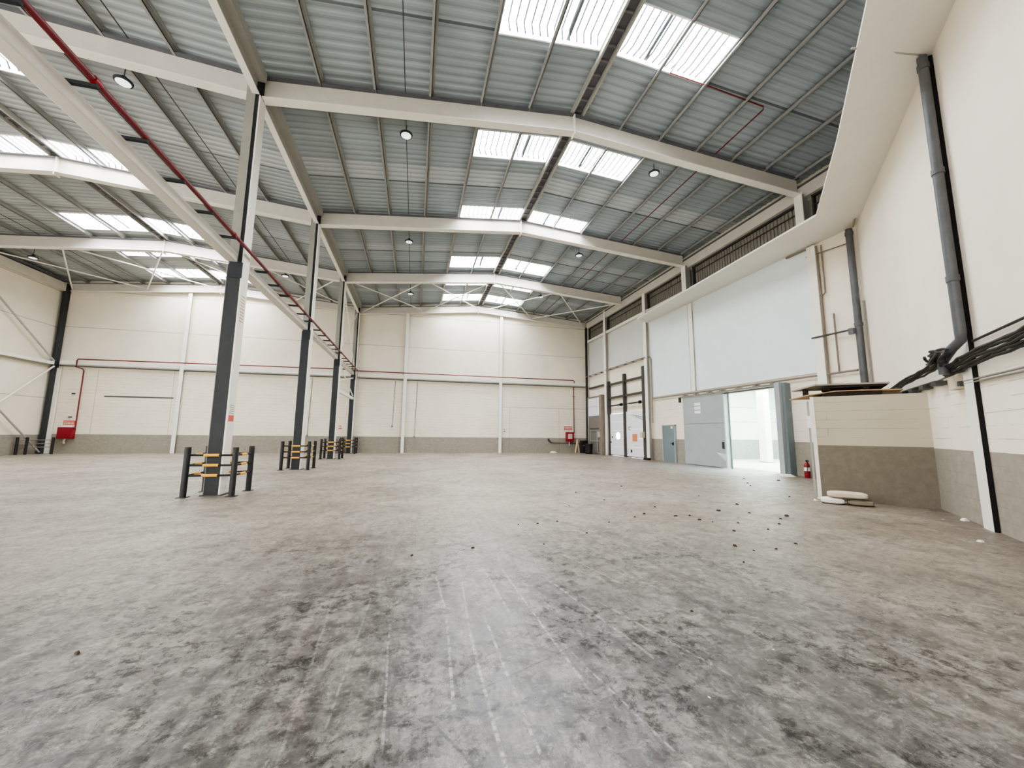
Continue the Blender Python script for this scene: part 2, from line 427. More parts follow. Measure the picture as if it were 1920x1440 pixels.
# purlins (each one continuous member along the hall)
def purlin(x, label, mat, w=.07, h=.15, name='purlin'):
    m = MB(); zt = min(zr(x-w), zr(x+w))-.03; y0, y1 = 3.0, 28.9
    # Z section: web with top and bottom flange
    m.box(x-.008, x+.008, y0, y1, zt-h, zt)
    m.box(x-w, x+.008, y0, y1, zt-h, zt-h+.014)
    m.box(x-.008, x+w, y0, y1, zt-.014, zt)
    o = m.build(name, mat); tag(o, label, 'purlin', 'roof purlins')
RP = [-2.75, -1.38, .08, 1.53, 2.97, 6.02, 7.44, 8.85, 10.25, 11.65, 12.95]
for i, x in enumerate(RP):
    if x < RX: s = '%s thin grey roof purlin left of the main ridge, counting from the ridge' % ORD[sum(1 for v in RP if x < v < RX)]
    else: s = '%s thin grey roof purlin right of the main ridge, counting from the ridge' % ORD[sum(1 for v in RP if RX < v < x)]
    purlin(x, s, M['purlin'])
LP = [-20.0, -18.57, -17.15, -15.8, -14.45, -11.5, -10.15, -8.9, -7.48, -6.02]
for x in LP:
    if x < LX: s = '%s roof purlin left of the far left ridge, counting from that ridge' % ORD[sum(1 for v in LP if x < v < LX)]
    else: s = '%s roof purlin right of the far left ridge, counting from that ridge' % ORD[sum(1 for v in LP if LX < v < x)]
    purlin(x, s, M['purlin'])
def ridge(xc, xa, xb, lab):
    t = thing('ridge_beam', lab, 'ridge beam', (xc, 10, zr(xc)-.2))
    for x in (xa, xb):
        m = MB(); zt = zr(x); m.box(x-.03, x+.03, 3.0, 28.9, zt-.17, zt); m.build('purlin', M['steel_grey'], t)
    m = MB(); m.box(xa+.03, xb-.03, 3.0, 28.9, zr(xa)-.05, zr(xa)-.01)
    m.build('ridge_flashing', M['purlin_dark'], t)
    m = MB(); y = 3.3
    while y < 28.6:
        m.box(xa+.05, xb-.05, y, y+.05, zr(xa)-.10, zr(xa)-.051); y += .42
    m.build('tie_straps', M['strap'], t)
ridge(4.5, 4.34, 4.68, 'dark double ridge purlin down the middle of the main hall roof')
ridge(-12.82, -13.0, -12.64, 'dark double ridge purlin down the middle of the far left roof')

# ------------------------------------------------------------------ rafters (portal beams)
def rafter(y, xa, xm, xb, label, wide=.13, depth=.60, xoff=.0):
    t = thing('roof_rafter', label, 'steel beam', (xm, y, zb(xm)), 'portal rafters')
    d = depth
    for nm, a, b in (('web', 0, 0),):
        m = MB()
        for (p, q) in ((xa, xm), (xm, xb)):
            k = len(m.v)
            pp = [(p, zb(p+1e-4)+.02), (q, zb(q-1e-4)+.02), (q, zb(q-1e-4)+d-.02), (p, zb(p+1e-4)+d-.02)]
            for yy in (y-.008, y+.008): m.v += [(x, yy, z) for x, z in pp]
            m.f += [(k, k+1, k+2, k+3), (k+7, k+6, k+5, k+4), (k, k+4, k+5, k+1), (k+1, k+5, k+6, k+2), (k+2, k+6, k+7, k+3), (k+3, k+7, k+4, k)]
        m.build('web', M['steel'], t)
    for nm, off, mt in (('bottom_flange', 0, M['steel_lit']), ('top_flange', d-.025, M['purlin_dark'])):  # top flange darkened: shade beneath the roof sheet is in its colour
        m = MB()
        for (p, q) in ((xa, xm), (xm, xb)):
            k = len(m.v)
            zp, zq = zb(p+1e-4)+off, zb(q-1e-4)+off
            for yy in (y-wide, y+wide): m.v += [(p, yy, zp), (q, yy, zq), (q, yy, zq+.025), (p, yy, zp+.025)]
            m.f += [(k, k+1, k+2, k+3), (k+7, k+6, k+5, k+4), (k, k+4, k+5, k+1), (k+1, k+5, k+6, k+2), (k+2, k+6, k+7, k+3), (k+3, k+7, k+4, k)]
        m.build(nm, mt, t)
    m = MB(); z = zb(xm); m.box(xm-.015, xm+.015, y-wide, y+wide, z-.09, z+d-.02)
    m.build('splice_plate', M['steel_lit'], t)
names = ['nearest the camera', 'second from the camera', 'third from the camera']
for i, y in enumerate(FY[:3]):
    rafter(y, -4.07, RX, 13.05, 'white steel portal rafter of the main hall, %s' % names[i])
    rafter(y, -20.7, LX, -4.41, 'white steel portal rafter of the far left hall, %s' % names[i])
rafter(FY[3], -4.07, RX, 13.2, 'white gable rafter along the top of the back wall, main hall', .10, .52)
rafter(FY[3], -20.7, LX, -4.41, 'white gable rafter along the top of the back wall, far left hall', .10, .52)

# ------------------------------------------------------------------ middle columns
CX0, CX1 = -4.39, -4.08
def mid_column(i, y, lab):
    t = thing('steel_column', lab, 'column', ((CX0+CX1)/2, y, 0), 'middle columns')
    hw = .17
    zt = 10.36; zs = 5.28
    # lower shaft, fire coated: shallow H with dark front
    m = MB(); m.box(CX0, CX1-.03, y-hw, y+hw, 0, zs)
    m.build('lower_shaft', M['coldark'], t)
    m = MB(); m.box(CX1-.03, CX1, y-hw-.005, y+hw+.005, 0, zs); m.build('lower_flange', M['steel_lit'], t)
    m = MB(); m.box(CX0-.012, CX0, y-hw-.005, y+hw, 0, zs); m.build('edge_strip', M['collight'], t)
    m = MB(); m.box(CX0, CX0+.19, y-hw, y+hw, zs, zt); m.build('upper_shaft', M['collight'], t)
    m = MB(); m.box(CX0+.19, CX1-.03, y-hw+.03, y+hw-.03, zs, zt+.1); m.build('web_recess', M['colblack'], t)
    m = MB(); m.box(CX1-.03, CX1, y-hw-.005, y+hw+.005, zs, 9.75); m.build('upper_flange', M['steel_lit'], t)
    m = MB(); m.box(CX0+.03, CX1-.005, y-hw-.02, y+hw+.02, zs-.32, zs+.06); m.build('joint_plate', M['colblack'], t)
    m = MB(); m.box(CX0-.05, CX1+.05, y-hw-.06, y+hw+.06, 0, .02); m.build('base_plate', M['darkframe'], t)
    return t
cl = ['tall dark steel column nearest the camera, inside the biggest guard', 'tall dark steel column, second in the middle row', 'tall dark steel column, third in the middle row', 'tall dark steel column against the back wall, last in the middle row']
cols = [mid_column(i, FY[i]+(.0 if i < 3 else -.22), cl[i]) for i in range(4)]
# sticker and stencilled lines on the first column's lit flange
y = FY[0]
m = MB(); m.box(CX1+.001, CX1+.004, y-.13, y+.13, 1.62, 1.76); o = m.build('sticker', M['signred'], cols[0]); o['label'] = 'small red sticker'
m = MB()
for k in range(5): m.box(CX1+.001, CX1+.003, y-.10, y+.10, 1.80+k*.045, 1.815+k*.045)
m.build('printed_lines', M['greyprint'], cols[0])
m = MB()
for k in range(9): m.box(CX1+.001, CX1+.003, y-.11, y+.11, 3.95+k*.075, 3.975+k*.075)
m.build('height_marks', paint('ochre_marks', (176, 150, 96), .6, .1), cols[0])

# valley struts between the columns, one per bay
def strut(ya, yb, lab):
    t = thing('valley_beam', lab, 'steel beam', (-4.12, (ya+yb)/2, 9.75), 'valley beams')
    m = MB(); m.box(-4.26, -4.10, ya, yb, 9.75, 9.775); m.build('bottom_flange', M['steel_lit'], t)
    m = MB(); m.box(-4.19, -4.17, ya, yb, 9.775, 10.1); m.build('web', M['steel_grey'], t)
    m = MB(); m.box(-4.3, -3.97, ya, yb, 10.1, 10.34); m.build('gutter', M['steel_grey'], t)
strut(3.0, FY[0]-.19, 'long white valley beam overhead running towards the camera from the first middle column')
strut(FY[0]+.19, FY[1]-.19, 'long white valley beam between the first and second middle columns')
strut(FY[1]+.19, FY[2]-.19, 'long white valley beam between the second and third middle columns')
strut(FY[2]+.19, FY[3]-.4, 'long white valley beam between the third middle column and the back wall')

# service rail with brackets carrying the red pipe
def rail(ya, yb, ys, lab):
    t = thing('service_beam', lab, 'steel beam', (-4.3, (ya+yb)/2, 5.4), 'service rail beams')
    m = MB(); m.tube([(-4.29, ya, 5.44), (-4.29, yb, 5.44)], .115, 4)
    m = MB(); m.box(-4.42, -4.19, ya, yb, 5.33, 5.54); m.build('rail', M['steel'], t, bevel=.03)
    for yy in ys:
        m = MB(); m.box(-4.30, -3.93, yy-.025, yy+.025, 5.54, 5.585); m.build('bracket', M['colblack'], t)
rail(2.6, FY[0]-.19, [4.4, 5.37, 6.3, 7.25, 8.22, 9.2], 'square white service rail from the first middle column out over the camera')
rail(FY[0]+.19, FY[1]-.19, [11.1, 12.07, 12.97, 13.9, 14.85, 15.8], 'square white service rail between the first and second middle columns')
rail(FY[1]+.19, FY[2]-.19, [17.1, 18.05, 19.0, 19.95, 20.9, 21.85], 'square white service rail between the second and third middle columns')
rail(FY[2]+.19, FY[3]-.42, [23.4, 24.35, 25.3, 26.25, 27.2, 28.0], 'square white service rail between the third middle column and the back wall')
t = thing('red_pipe', 'long red sprinkler pipe running along the middle column row on brackets', 'pipe', (-3.97, 15, 5.6))
m = MB(); m.tube([(-3.965, 2.6, 5.625), (-3.965, 28.4, 5.625)], .04, 12); m.build('pipe_run', M['red'], t, True)
for yy in (5.37, 9.2, 13.05, 17.9, 22.1):
    m = MB(); m.tube([(-3.965, yy-.05, 5.625), (-3.965, yy+.05, 5.625)], .052, 12); m.build('coupling', M['redbox'], t, True)

# ------------------------------------------------------------------ column guards
def guard(cx, cy, hx, hy, lab, h=1.05, r=.058, loc=None):
    t = thing('column_guard', lab, 'column guard', (cx, cy, 0), 'column guards')
    for sx in (-1, 1):
        for sy in (-1, 1):
            x, y = cx+sx*hx, cy+sy*hy
            m = MB(); m.tube([(x, y, 0), (x, y, h-.02), (x, y, h)], [r, r, r*.9], 14); p = m.build('post', M['black'], t, True)
            m = MB(); m.box(x-.09, x+.09, y-.09, y+.09, 0, .012); m.build('foot_plate', M['black'], p)
    for z in (.45, .665, .88):
        for (a, b) in (((-hx, -hy), (hx, -hy)), ((hx, -hy), (hx, hy)), ((hx, hy), (-hx, hy)), ((-hx, hy), (-hx, -hy))):
            A = Vector((cx+a[0], cy+a[1], z)); B = Vector((cx+b[0], cy+b[1], z)); d = (B-A).normalized(); L = (B-A).length
            m = MB(); m.tube([A+d*r, B-d*r], .022, 8); p = m.build('rail', M['black'], t, True)
            m = MB(); m.tube([A+d*L*.34, A+d*L*.66], .03, 8); m.build('sleeve', M['yellow'], p, True)
    return t
gl = ['black and yellow column guard around the nearest middle column', 'black and yellow column guard around the second middle column', 'black and yellow column guard around the third middle column', 'black column guard around the last middle column at the back wall']
for i in range(3): guard(-4.235, FY[i]+.1, .45, .44, gl[i])
guard(-4.235, 28.2, .45, .40, gl[3])

# ------------------------------------------------------------------ back wall
m = MB(); m.box(XL-.2, 13.8, 28.95, 29.15, 0, 12.0)
struct(m.build('wall_back', M['wall_back']), 'long cream back wall with grey painted lower band', 'wall')
m = MB(); m.box(XL-.2, XL, 8.0, 28.95, 0, 10.9)
struct(m.build('wall_left', M['wall_left']), 'cream panelled left wall with grey lower band', 'wall')
m = MB(); m.box(XL-.2, 13.8, Y0-.2, Y0, 4.6, 12.0)  # unseen wall, added to keep outside light off the near roof
struct(m.build('wall_rear_light_block', M['wall_back']), 'unseen upper rear wall behind the camera, added to block light', 'wall')
# posts
for x, s in ((-14.5, 'white steel post on the back wall, left of the tall columns'), (-.80, 'white steel post on the back wall, right of the middle column row'), (6.23, 'white steel post on the back wall nearest the red cabinet and dock doors')):
    t = thing('wall_post', s, 'post', (x, 28.85, 0), 'back wall posts')
    m = MB(); m.box(x-.11, x+.11, 28.74, 28.76, 0, zb(x)); m.build('flange', M['steel_lit'], t)
    m = MB(); m.box(x-.05, x+.05, 28.76, 28.95, 0, zb(x)); m.build('web', M['steel_grey'], t)
# girt along the back wall
def girt(x0, x1, lab):
    t = thing('wall_girt', lab, 'steel beam', ((x0+x1)/2, 28.85, 5.3), 'back wall girts')
    m = MB(); m.box(x0, x1, 28.7, 28.72, 5.28, 5.52); m.build('face', M['steel_lit'], t)
    m = MB(); m.box(x0, x1, 28.72, 28.95, 5.16, 5.20); m.box(x0, x1, 28.72, 28.95, 5.42, 5.45); m.box(x0, x1, 28.72, 28.74, 5.16, 5.28); m.build('lower_channel', M['steel_grey'], t)  # greyed so the colour carries the shade under the girt
girt(-20.7, -14.62, 'white horizontal girt on back wall, far left bay beside red cabinet')
girt(-14.38, -4.45, 'white horizontal girt on back wall, bay left of the last middle column')
girt(-4.0, -.92, 'short white horizontal girt on back wall, right of the last middle column')
girt(-.68, 6.11, 'white horizontal girt on back wall, between the two right posts')
girt(6.35, 13.2, 'white horizontal girt on back wall, bay ending at the right corner')
# dark strip standing in for the lintel shadow on the blocked opening
m = MB(); m.box(-18.44, -14.85, 28.93, 28.96, 3.40, 3.47)
tag(m.build('lintel_shadow', M['darkframe']), 'thin dark lintel shadow line on the blocked opening, far left of back wall', 'lintel shadow')
# corner columns
def corner_col(x0, x1, y0, y1, z1, lab, flip=False):
    t = thing('corner_column', lab, 'column', ((x0+x1)/2, (y0+y1)/2, 0))
    m = MB(); m.box(x0, x1-.19, y0, y1, 0, z1); m.build('web', M['coldark'], t)
    m = MB(); m.box(x1-.19, x1-.01, y1-.1, y1, 0, 5.05); m.build('flange', M['steel_lit'], t)
corner_col(-20.98, -20.66, 28.55, 28.9, 10.2, 'dark corner column where the left wall meets the back wall')
t = thing('corner_column', 'slim dark column in the right back corner beside the dock doors', 'column', (13.2, 28.7, 0))
m = MB(); m.box(13.2, 13.36, 28.62, 28.72, 0, 10.1); m.build('web', M['coldark'], t)
m = MB(); m.box(13.36, 13.42, 28.6, 28.72, 5.6, 10.1); m.build('flange', M['steel'], t)

# left wall beams & bracing
t = thing('wall_girt', 'white horizontal tie along the left wall meeting the corner column', 'steel beam', (-20.8, 25, 5.3))
m = MB(); m.box(-20.95, -20.8, 16.4, 28.5, 5.2, 5.38); m.build('tie', M['steel_lit'], t)
m = MB(); m.box(-21.09, -20.95, 16.4, 28.5, 5.12, 5.2); m.build('ledge', M['steel_grey'], t)
def rod(a, b, r, lab, name='brace_rod', cat='brace', grp='bracing rods', mat='steel_lit'):
    m = MB(); m.tube([a, b], r, 8); o = m.build(name, M[mat], None, True); tag(o, lab, cat, grp); return o
rod((-20.85, 28.55, 5.4), (-20.85, 22.7, 9.75), .045, 'upper diagonal brace on the left wall rising away from the corner', mat='steel_grey')
rod((-20.85, 28.5, .1), (-20.85, 22.7, 5.15), .045, 'lowest diagonal brace on the left wall rising from the corner column base', mat='steel_grey')
rod((-20.83, 28.55, 5.1), (-20.83, 22.7, .1), .045, 'diagonal brace on the left wall descending from the middle tie')
t = thing('eave_beam', 'pale eave beam along the top of the left wall', 'steel beam', (-20.9, 24, 10))
m = MB(); m.box(-21.08, -20.85, 10.0, 28.55, 9.72, 10.2); m.build('face', M['steel'], t)
m = MB(); m.box(-21.08, -20.7, 10.0, 28.55, 10.26, 10.32); m.build('cap', M['purlin_dark'], t)

# roof plane bracing between the last two frames
def zz(x): return zb(x)+.12
for (xa, xb, s) in ((-3.9, .2, 'leftmost bay'), (.45, 4.35, 'left of ridge'), (4.7, 8.5, 'right of ridge'), (8.7, 12.9, 'rightmost bay')):
    rod((xa, FY[2]+.05, zz(xa)), (xb, 28.6, zz(xb)+.1), .035, 'roof brace before the back wall, main hall %s, slanting right going back' % s)
    rod((xb, FY[2]+.05, zz(xb)-.02), (xa, 28.6, zz(xa)+.02), .035, 'roof brace before the back wall, main hall %s, slanting left going back' % s)
for (xa, xb, s) in ((-20.6, -17.0, 'leftmost bay'), (-16.8, -12.9, 'left of ridge'), (-12.6, -8.6, 'right of ridge'), (-8.4, -4.6, 'rightmost bay')):
    rod((xa, FY[2]+.05, zz(xa)), (xb, 28.6, zz(xb)+.1), .035, 'roof brace before the back wall, far left hall %s, slanting right going back' % s)
    rod((xb, FY[2]+.05, zz(xb)-.02), (xa, 28.6, zz(xa)+.02), .035, 'roof brace before the back wall, far left hall %s, slanting left going back' % s)
# vertical bracing in the last bay of the middle row
rod((-4.2, FY[2]+.2, 9.6), (-4.2, 28.3, 5.7), .035, 'upper brace in the last bay of the middle column row, falling backwards')
rod((-4.25, 28.3, 9.6), (-4.25, FY[2]+.2, 5.7), .035, 'upper brace in the last bay of the middle column row, rising backwards')
rod((-4.2, FY[2]+.2, 5.2), (-4.2, 28.3, 3.9), .04, 'lower brace in the last bay of the middle column row, falling backwards')
rod((-4.25, 28.3, 5.1), (-4.25, FY[2]+.2, 4.2), .04, 'lower brace in the last bay of the middle column row, rising backwards')
m = MB(); m.box(-4.28, -4.14, FY[2]+.2, 28.3, 3.62, 3.78); tag(m.build('steel_strut', M['steel_lit']), 'white horizontal strut low in the last bay of the middle column row', 'strut')

# ------------------------------------------------------------------ red pipes and hose cabinets on the back wall
t = thing('red_pipe', 'thin red pipe along the back wall girt, left of the middle column row', 'pipe', (-12, 28.7, 5.7))
m = MB(); m.tube([(-4.45, 28.62, 5.74), (-19.78, 28.62, 5.60), (-19.82, 28.62, 5.5), (-19.82, 28.62, 5.12), (-19.6, 28.75, 5.05), (-19.54, 28.8, 4.95), (-19.54, 28.8, 1.4)], .035, 10)
m.build('pipe_run', M['red'], t, True)
t = thing('red_pipe', 'thin red pipe along the back wall girt and down to the right cabinet', 'pipe', (5, 28.7, 5.7))
m = MB(); m.tube([(-4.0, 28.62, 5.66), (12.1, 28.62, 5.68), (12.2, 28.66, 5.62), (12.2, 28.72, 5.5), (12.2, 28.8, 5.1), (12.2, 28.8, 1.5)], .035, 10)
m.build('pipe_run', M['red'], t, True)
m = MB(); m.tube([(12.05, 28.8, 4.4), (12.35, 28.8, 4.4)], .02, 6); m.build('clip', M['darkframe'], t)

def cabinet(x0, x1, z0, z1, sx0, sx1, sz0, sz1, lab, slab, window):
    t = thing('fire_hose_cabinet', lab, 'hose cabinet', ((x0+x1)/2, 28.85, z0))
    m = MB(); m.box(x0, x1, 28.68, 28.93, z0, z1); m.build('body', M['redbox'], t, bevel=.01)
    if window:
        m = MB(); m.box(x0+.12, x1-.14, 28.668, 28.68, z0+.22, z1-.14); m.build('window', M['cushion'], t)
    else:
        m = MB(); m.box(x0+.04, x1-.04, 28.668, 28.68, z0+.04, z1-.04); m.build('door', M['redbox'], t)
        m = MB(); m.box(x0+.06, x1-.10, 28.80, 28.93, z1+.005, z1+.12); m.build('white_top_box', M['white'], t)
    m = MB(); m.tube([((x0+x1)/2, 28.8, z0), ((x0+x1)/2-.05, 28.8, z0-.15), ((x0+x1)/2-.02, 28.8, z0-.3)], .05, 8); m.build('valve', M['cushion'], t, True)
    m = MB(); m.box(sx0, sx1, 28.91, 28.93, sz0, sz1); s = m.build('safety_sign', M['signred']); 
    tag(s, slab, 'sign', 'red safety signs')
    s2 = thing('x', '', ''); bpy.data.objects.remove(s2)
    m = MB(); h = (sz1-sz0)
    for k in range(2):
        x = sx0+.05
        while x < sx1-.08:
            w = random.uniform(.05, .1); m.box(x, min(x+w, sx1-.04), 28.904, 28.91, sz0+h*(.22+.36*k), sz0+h*(.36+.36*k)); x += w+.03
    m.build('print', M['white'], s)
cabinet(-20.30, -19.58, .86, 1.53, -20.22, -19.62, 1.68, 1.93, 'plain red fire hose cabinet on the far left of the back wall', 'red and white safety sign above the far left hose cabinet', False)
cabinet(11.52, 12.14, .86, 1.60, 11.42, 12.08, 1.78, 2.04, 'red fire hose cabinet with pale window near the right back corner', 'red safety sign above the right hose cabinet', True)
# small signs on the back wall
def small_sign(x, z, w, h, lab, mt='signred'):
    m = MB(); m.box(x-w/2, x+w/2, 28.93, 28.95, z-h/2, z+h/2); s = m.build('safety_sign', M['white']); tag(s, lab, 'sign', 'red safety signs')
    m = MB(); m.box(x-w/2+.02, x+w/2-.02, 28.925, 28.93, z-h/2+.02, z-.03); m.box(x-w/2+.04, x+w/2-.06, 28.925, 28.93, z+.03, z+h/2-.04); m.build('print', M[mt], s)
small_sign(-4.95, 1.75, .26, .3, 'small red and white sign on back wall by the last middle column')
small_sign(6.6, 1.68, .2, .3, 'small faded sign beside the white post nearest the right hose cabinet')
# conduits hanging on the back wall
for x, z0, z1, s in ((-7.0, 1.15, 5.1, 'left of the third column'), (-1.55, 1.85, 5.1, 'left of the post right of the middle row'), (.0, 1.12, 5.1, 'right of the post right of the middle row')):
    t = thing('wall_conduit', 'thin grey conduit on the back wall, %s' % s, 'conduit', (x, 28.9, z0))
    m = MB(); m.tube([(x, 28.93, z0), (x+.08, 28.93, z1)], .018, 6); m.build('tube', M['conduit'], t)
    m = MB(); m.box(x-.06, x+.06, 28.88, 28.945, z0-.06, z0+.06); m.build('socket_box', M['conduit'], t)
t = thing('water_pipe', 'dark bent pipe low on back wall left of the right hose cabinet', 'pipe', (10, 28.85, .8))
m = MB(); m.tube([(10.1, 28.86, 1.08), (10.12, 28.86, .95), (10.3, 28.86, .78), (10.5, 28.86, .74), (11.6, 28.86, .74), (12.7, 28.86, .74)], [.08, .08, .05, .03, .03, .03], 8); m.build('tube', M['darkframe'], t, True)
for z, s in ((3.5, 'upper'), (2.1, 'lower')):
    m = MB(); m.box(-20.0, -19.88, 28.85, 28.95, z, z+.07); tag(m.build('wall_hook', M['darkframe']), '%s small dark fixing between left corner column and red pipe' % s, 'fixing')

# guard at the far left corner
t = thing('column_guard', 'low dark guard around the left corner column', 'column guard', (-20.6, 28.2, 0), 'column guards')
for (x, y) in ((-20.75, 27.55), (-19.98, 28.1), (-20.9, 27.2)):
    m = MB(); m.tube([(x, y, 0), (x, y, .95)], .06, 10); m.build('post', M['black'], t, True)
for z in (.4, .6, .8):
    m = MB(); m.tube([(-20.9, 27.2, z), (-20.75, 27.55, z), (-19.98, 28.1, z)], .02, 8); m.build('rail', M['brown'], t, True)

# ------------------------------------------------------------------ right wall
def wall_panels(name, mat, y0, y1, z0, z1, holes, x=13.5, th=.2):
    ys = sorted({y0, y1, *[v for h in holes for v in h[:2]]}); zs = sorted({z0, z1, *[v for h in holes for v in h[2:]]})
    m = MB()
    for i in range(len(ys)-1):
        for j in range(len(zs)-1):
            ym, zm = (ys[i]+ys[i+1])/2, (zs[j]+zs[j+1])/2
            if any(h[0] < ym < h[1] and h[2] < zm < h[3] for h in holes): continue
            m.box(x, x+th, ys[i], ys[i+1], zs[j], zs[j+1])
    return m.build(name, mat)
o = wall_panels('wall_right', M['wall_right'], 8.75, 28.95, 0, 8.85, [(11.75, 14.9, -1, 3.28), (20.95, 22.95, -1, 2.9), (23.15, 25.35, -1, 2.9)])
struct(o, 'cream right wall with dock doors and the sliding door', 'wall')
o = wall_panels('wall_right_upper', M['wall_right'], Y0, 28.95, 9.98, 11.2, [])
struct(o)
o = wall_panels('wall_right_outer_light_block', M['wall_right'], Y0, 8.75, 0, 8.93, [], x=13.62)  # unseen wall, added to block sky light beyond the diagonal wall
struct(o)
m = MB(); m.box(.3, 13.8, Y0-.2, Y0, 0, 4.6); struct(m.build('wall_rear_lower_light_block', M['wall_back']))  # unseen lower part, added to shut out light from behind
o = wall_panels('wall_right_backing', M['steel_grey'], Y0, 28.95, 8.8, 10.0, [], x=13.65, th=.1)
struct(o)
# pale blue-white cladding panels
for y0, y1, z0, z1, s in ((16.75, 20.15, 3.62, 8.2, 'between the door posts'), (10.32, 16.35, 3.62, 8.2, 'above the sliding door'), (20.45, 25.3, 6.12, 8.75, 'above the dock doors'), (25.55, 28.5, 6.12, 8.75, 'nearest the back corner')):
    m = MB(); m.box(13.44, 13.5, y0, y1, z0, z1)
    o = m.build('wall_right_cladding', M['bluewhite'] if z0 < 5 else paint('grey_white_panel', (196, 197, 190), .6, .04, .8)); struct(o, 'pale blue white wall panel %s' % s, 'wall panel')
# sill above panels in dock bays, eave beam
def simple(name, lab, cat, mat, box, grp=None, bevel=0):
    m = MB(); m.box(*box); return tag(m.build(name, M[mat], bevel=bevel), lab, cat, grp)
simple('sill_beam', 'white sloping-looking sill beam under the high vents, dock door bays', 'beam', 'steel_lit', (13.3, 13.5, 20.0, 28.5, 8.78, 8.95))
t = thing('eave_beam', 'long pale eave beam above the high ribbed vents of the right wall', 'beam', (13.4, 18, 10.1))
m = MB(); m.box(13.28, 13.5, Y0+2, 28.5, 9.98, 10.42); m.build('face', M['steel'], t)
m = MB(); m.box(13.2, 13.5, Y0+2, 28.5, 10.42, 10.46); m.build('cap', M['purlin_dark'], t)
# high ribbed vent strips
def vent(y0, y1, lab):
    t = thing('ribbed_vent_panel', lab, 'vent panel', (13.5, (y0+y1)/2, 8.95), 'high vent panels')
    m = MB(); y = y0
    while y < y1-.01:
        ye = min(y+.16, y1)
        m.add([(13.56, y, 8.9), (13.56, y+(ye-y)*.5, 8.9), (13.6, y+(ye-y)*.6, 8.9), (13.6, ye, 8.9), (13.56, y, 10.0), (13.56, y+(ye-y)*.5, 10.0), (13.6, y+(ye-y)*.6, 10.0), (13.6, ye, 10.0)],
              [(0, 1, 5, 4), (1, 2, 6, 5), (2, 3, 7, 6)]); m.box(13.56, 13.6, ye-.004, ye, 8.9, 10.0); y += .16
    m.box(13.61, 13.63, y0, y1, 8.9, 10.0)
    m.build('ribbed_sheet', M['ventsheet'], t)
    m = MB(); m.box(13.42, 13.55, y0, y0+.06, 8.95, 9.98); m.box(13.42, 13.55, y1-.06, y1, 8.95, 9.98); m.box(13.42, 13.55, y0, y1, 8.93, 9.0); m.box(13.42, 13.55, y0, y1, 9.92, 9.98)
    m.build('frame', M['darkframe'], t)
    m = MB(); m.box(13.5, 13.55, y0, y1, 9.62, 9.65); m.build('rail', M['darkframe'], t)
vent(25.55, 28.45, 'high ribbed grey vent panel in the right wall nearest the back corner')
vent(20.5, 25.25, 'high ribbed grey vent panel above the two white dock doors')
vent(16.6, 20.2, 'high ribbed grey vent panel above the small grey door')
vent(10.4, 16.2, 'high ribbed grey vent panel above the sliding door')
vent(3.0, 10.0, 'high ribbed grey vent panel nearest the camera, above the soffit')
simple('sill_beam', 'white sill beam hidden behind the lowered soffit, under near vents', 'beam', 'steel', (13.35, 13.5, 8.8, 20.0, 8.78, 8.95))
# right wall columns
def rcol(y, z0, z1, lab, x0=13.2, w=.14, web=True):
    t = thing('wall_post', lab, 'post', (13.35, y, z0), 'right wall posts')
    m = MB(); m.box(x0, x0+.03, y-w, y+w, z0, z1); m.build('flange', M['steel_lit'], t)
    m = MB(); m.box(x0+.03, 13.44, y-.04, y+.04, z0, z1); m.build('web', M['steel_grey'], t)
rcol(25.4, 0, 10.5, 'white steel post between the grey shutter and the left dock door')
rcol(20.3, 0, 8.2, 'white steel post right of the two dock doors, below the soffit')
rcol(20.3, 8.35, 10.0, 'short white post stub above the soffit end, between vents')
rcol(16.43, 8.3, 10.1, 'short portal post above the soffit under the second rafter', 13.05, .15)
rcol(10.2, 8.3, 10.1, 'short portal post above the soffit under the nearest rafter', 13.05, .15)
rcol(16.45, 3.62, 8.1, 'white wall post between the two pale blue panels', 13.34, .13)
rcol(10.15, 1.0, 8.1, 'white wall post right of the large pale blue panel', 13.34, .15)

# lowered soffit slab following both walls
def soffit():
    inner = [(13.55, 20.35), (13.55, 8.72), (8.75, 4.15), (4.0, -.35)]
    outer = [(12.1, 19.25), (11.46, 8.45), (9.0, 6.05), (4.3, 1.75)]
    zi, zo = 8.17, 8.0
    m = MB(); n = 4
    for k in range(n):
        m.v += [(inner[k][0], inner[k][1], zi), (outer[k][0], outer[k][1], zo), (outer[k][0], outer[k][1], zo+.06), (inner[k][0], inner[k][1], zi+.25)]
    for k in range(n-1):
        a, b = 4*k, 4*k+4
        for i in range(4): m.f.append((a+i, a+(i+1) % 4, b+(i+1) % 4, b+i))
    m.f += [(3, 2, 1, 0), tuple(4*(n-1)+i for i in range(4))]
    o = m.build('ceiling_soffit', M['soffit']); struct(o, 'smooth grey beige lowered soffit running along the right walls', 'soffit')
    m = MB(); m.bar((8.75, 4.15, 8.16), (7.0, 4.32, 8.02), .03, .02); m.build('joint_strip', M['steel_grey'], o)
soffit()

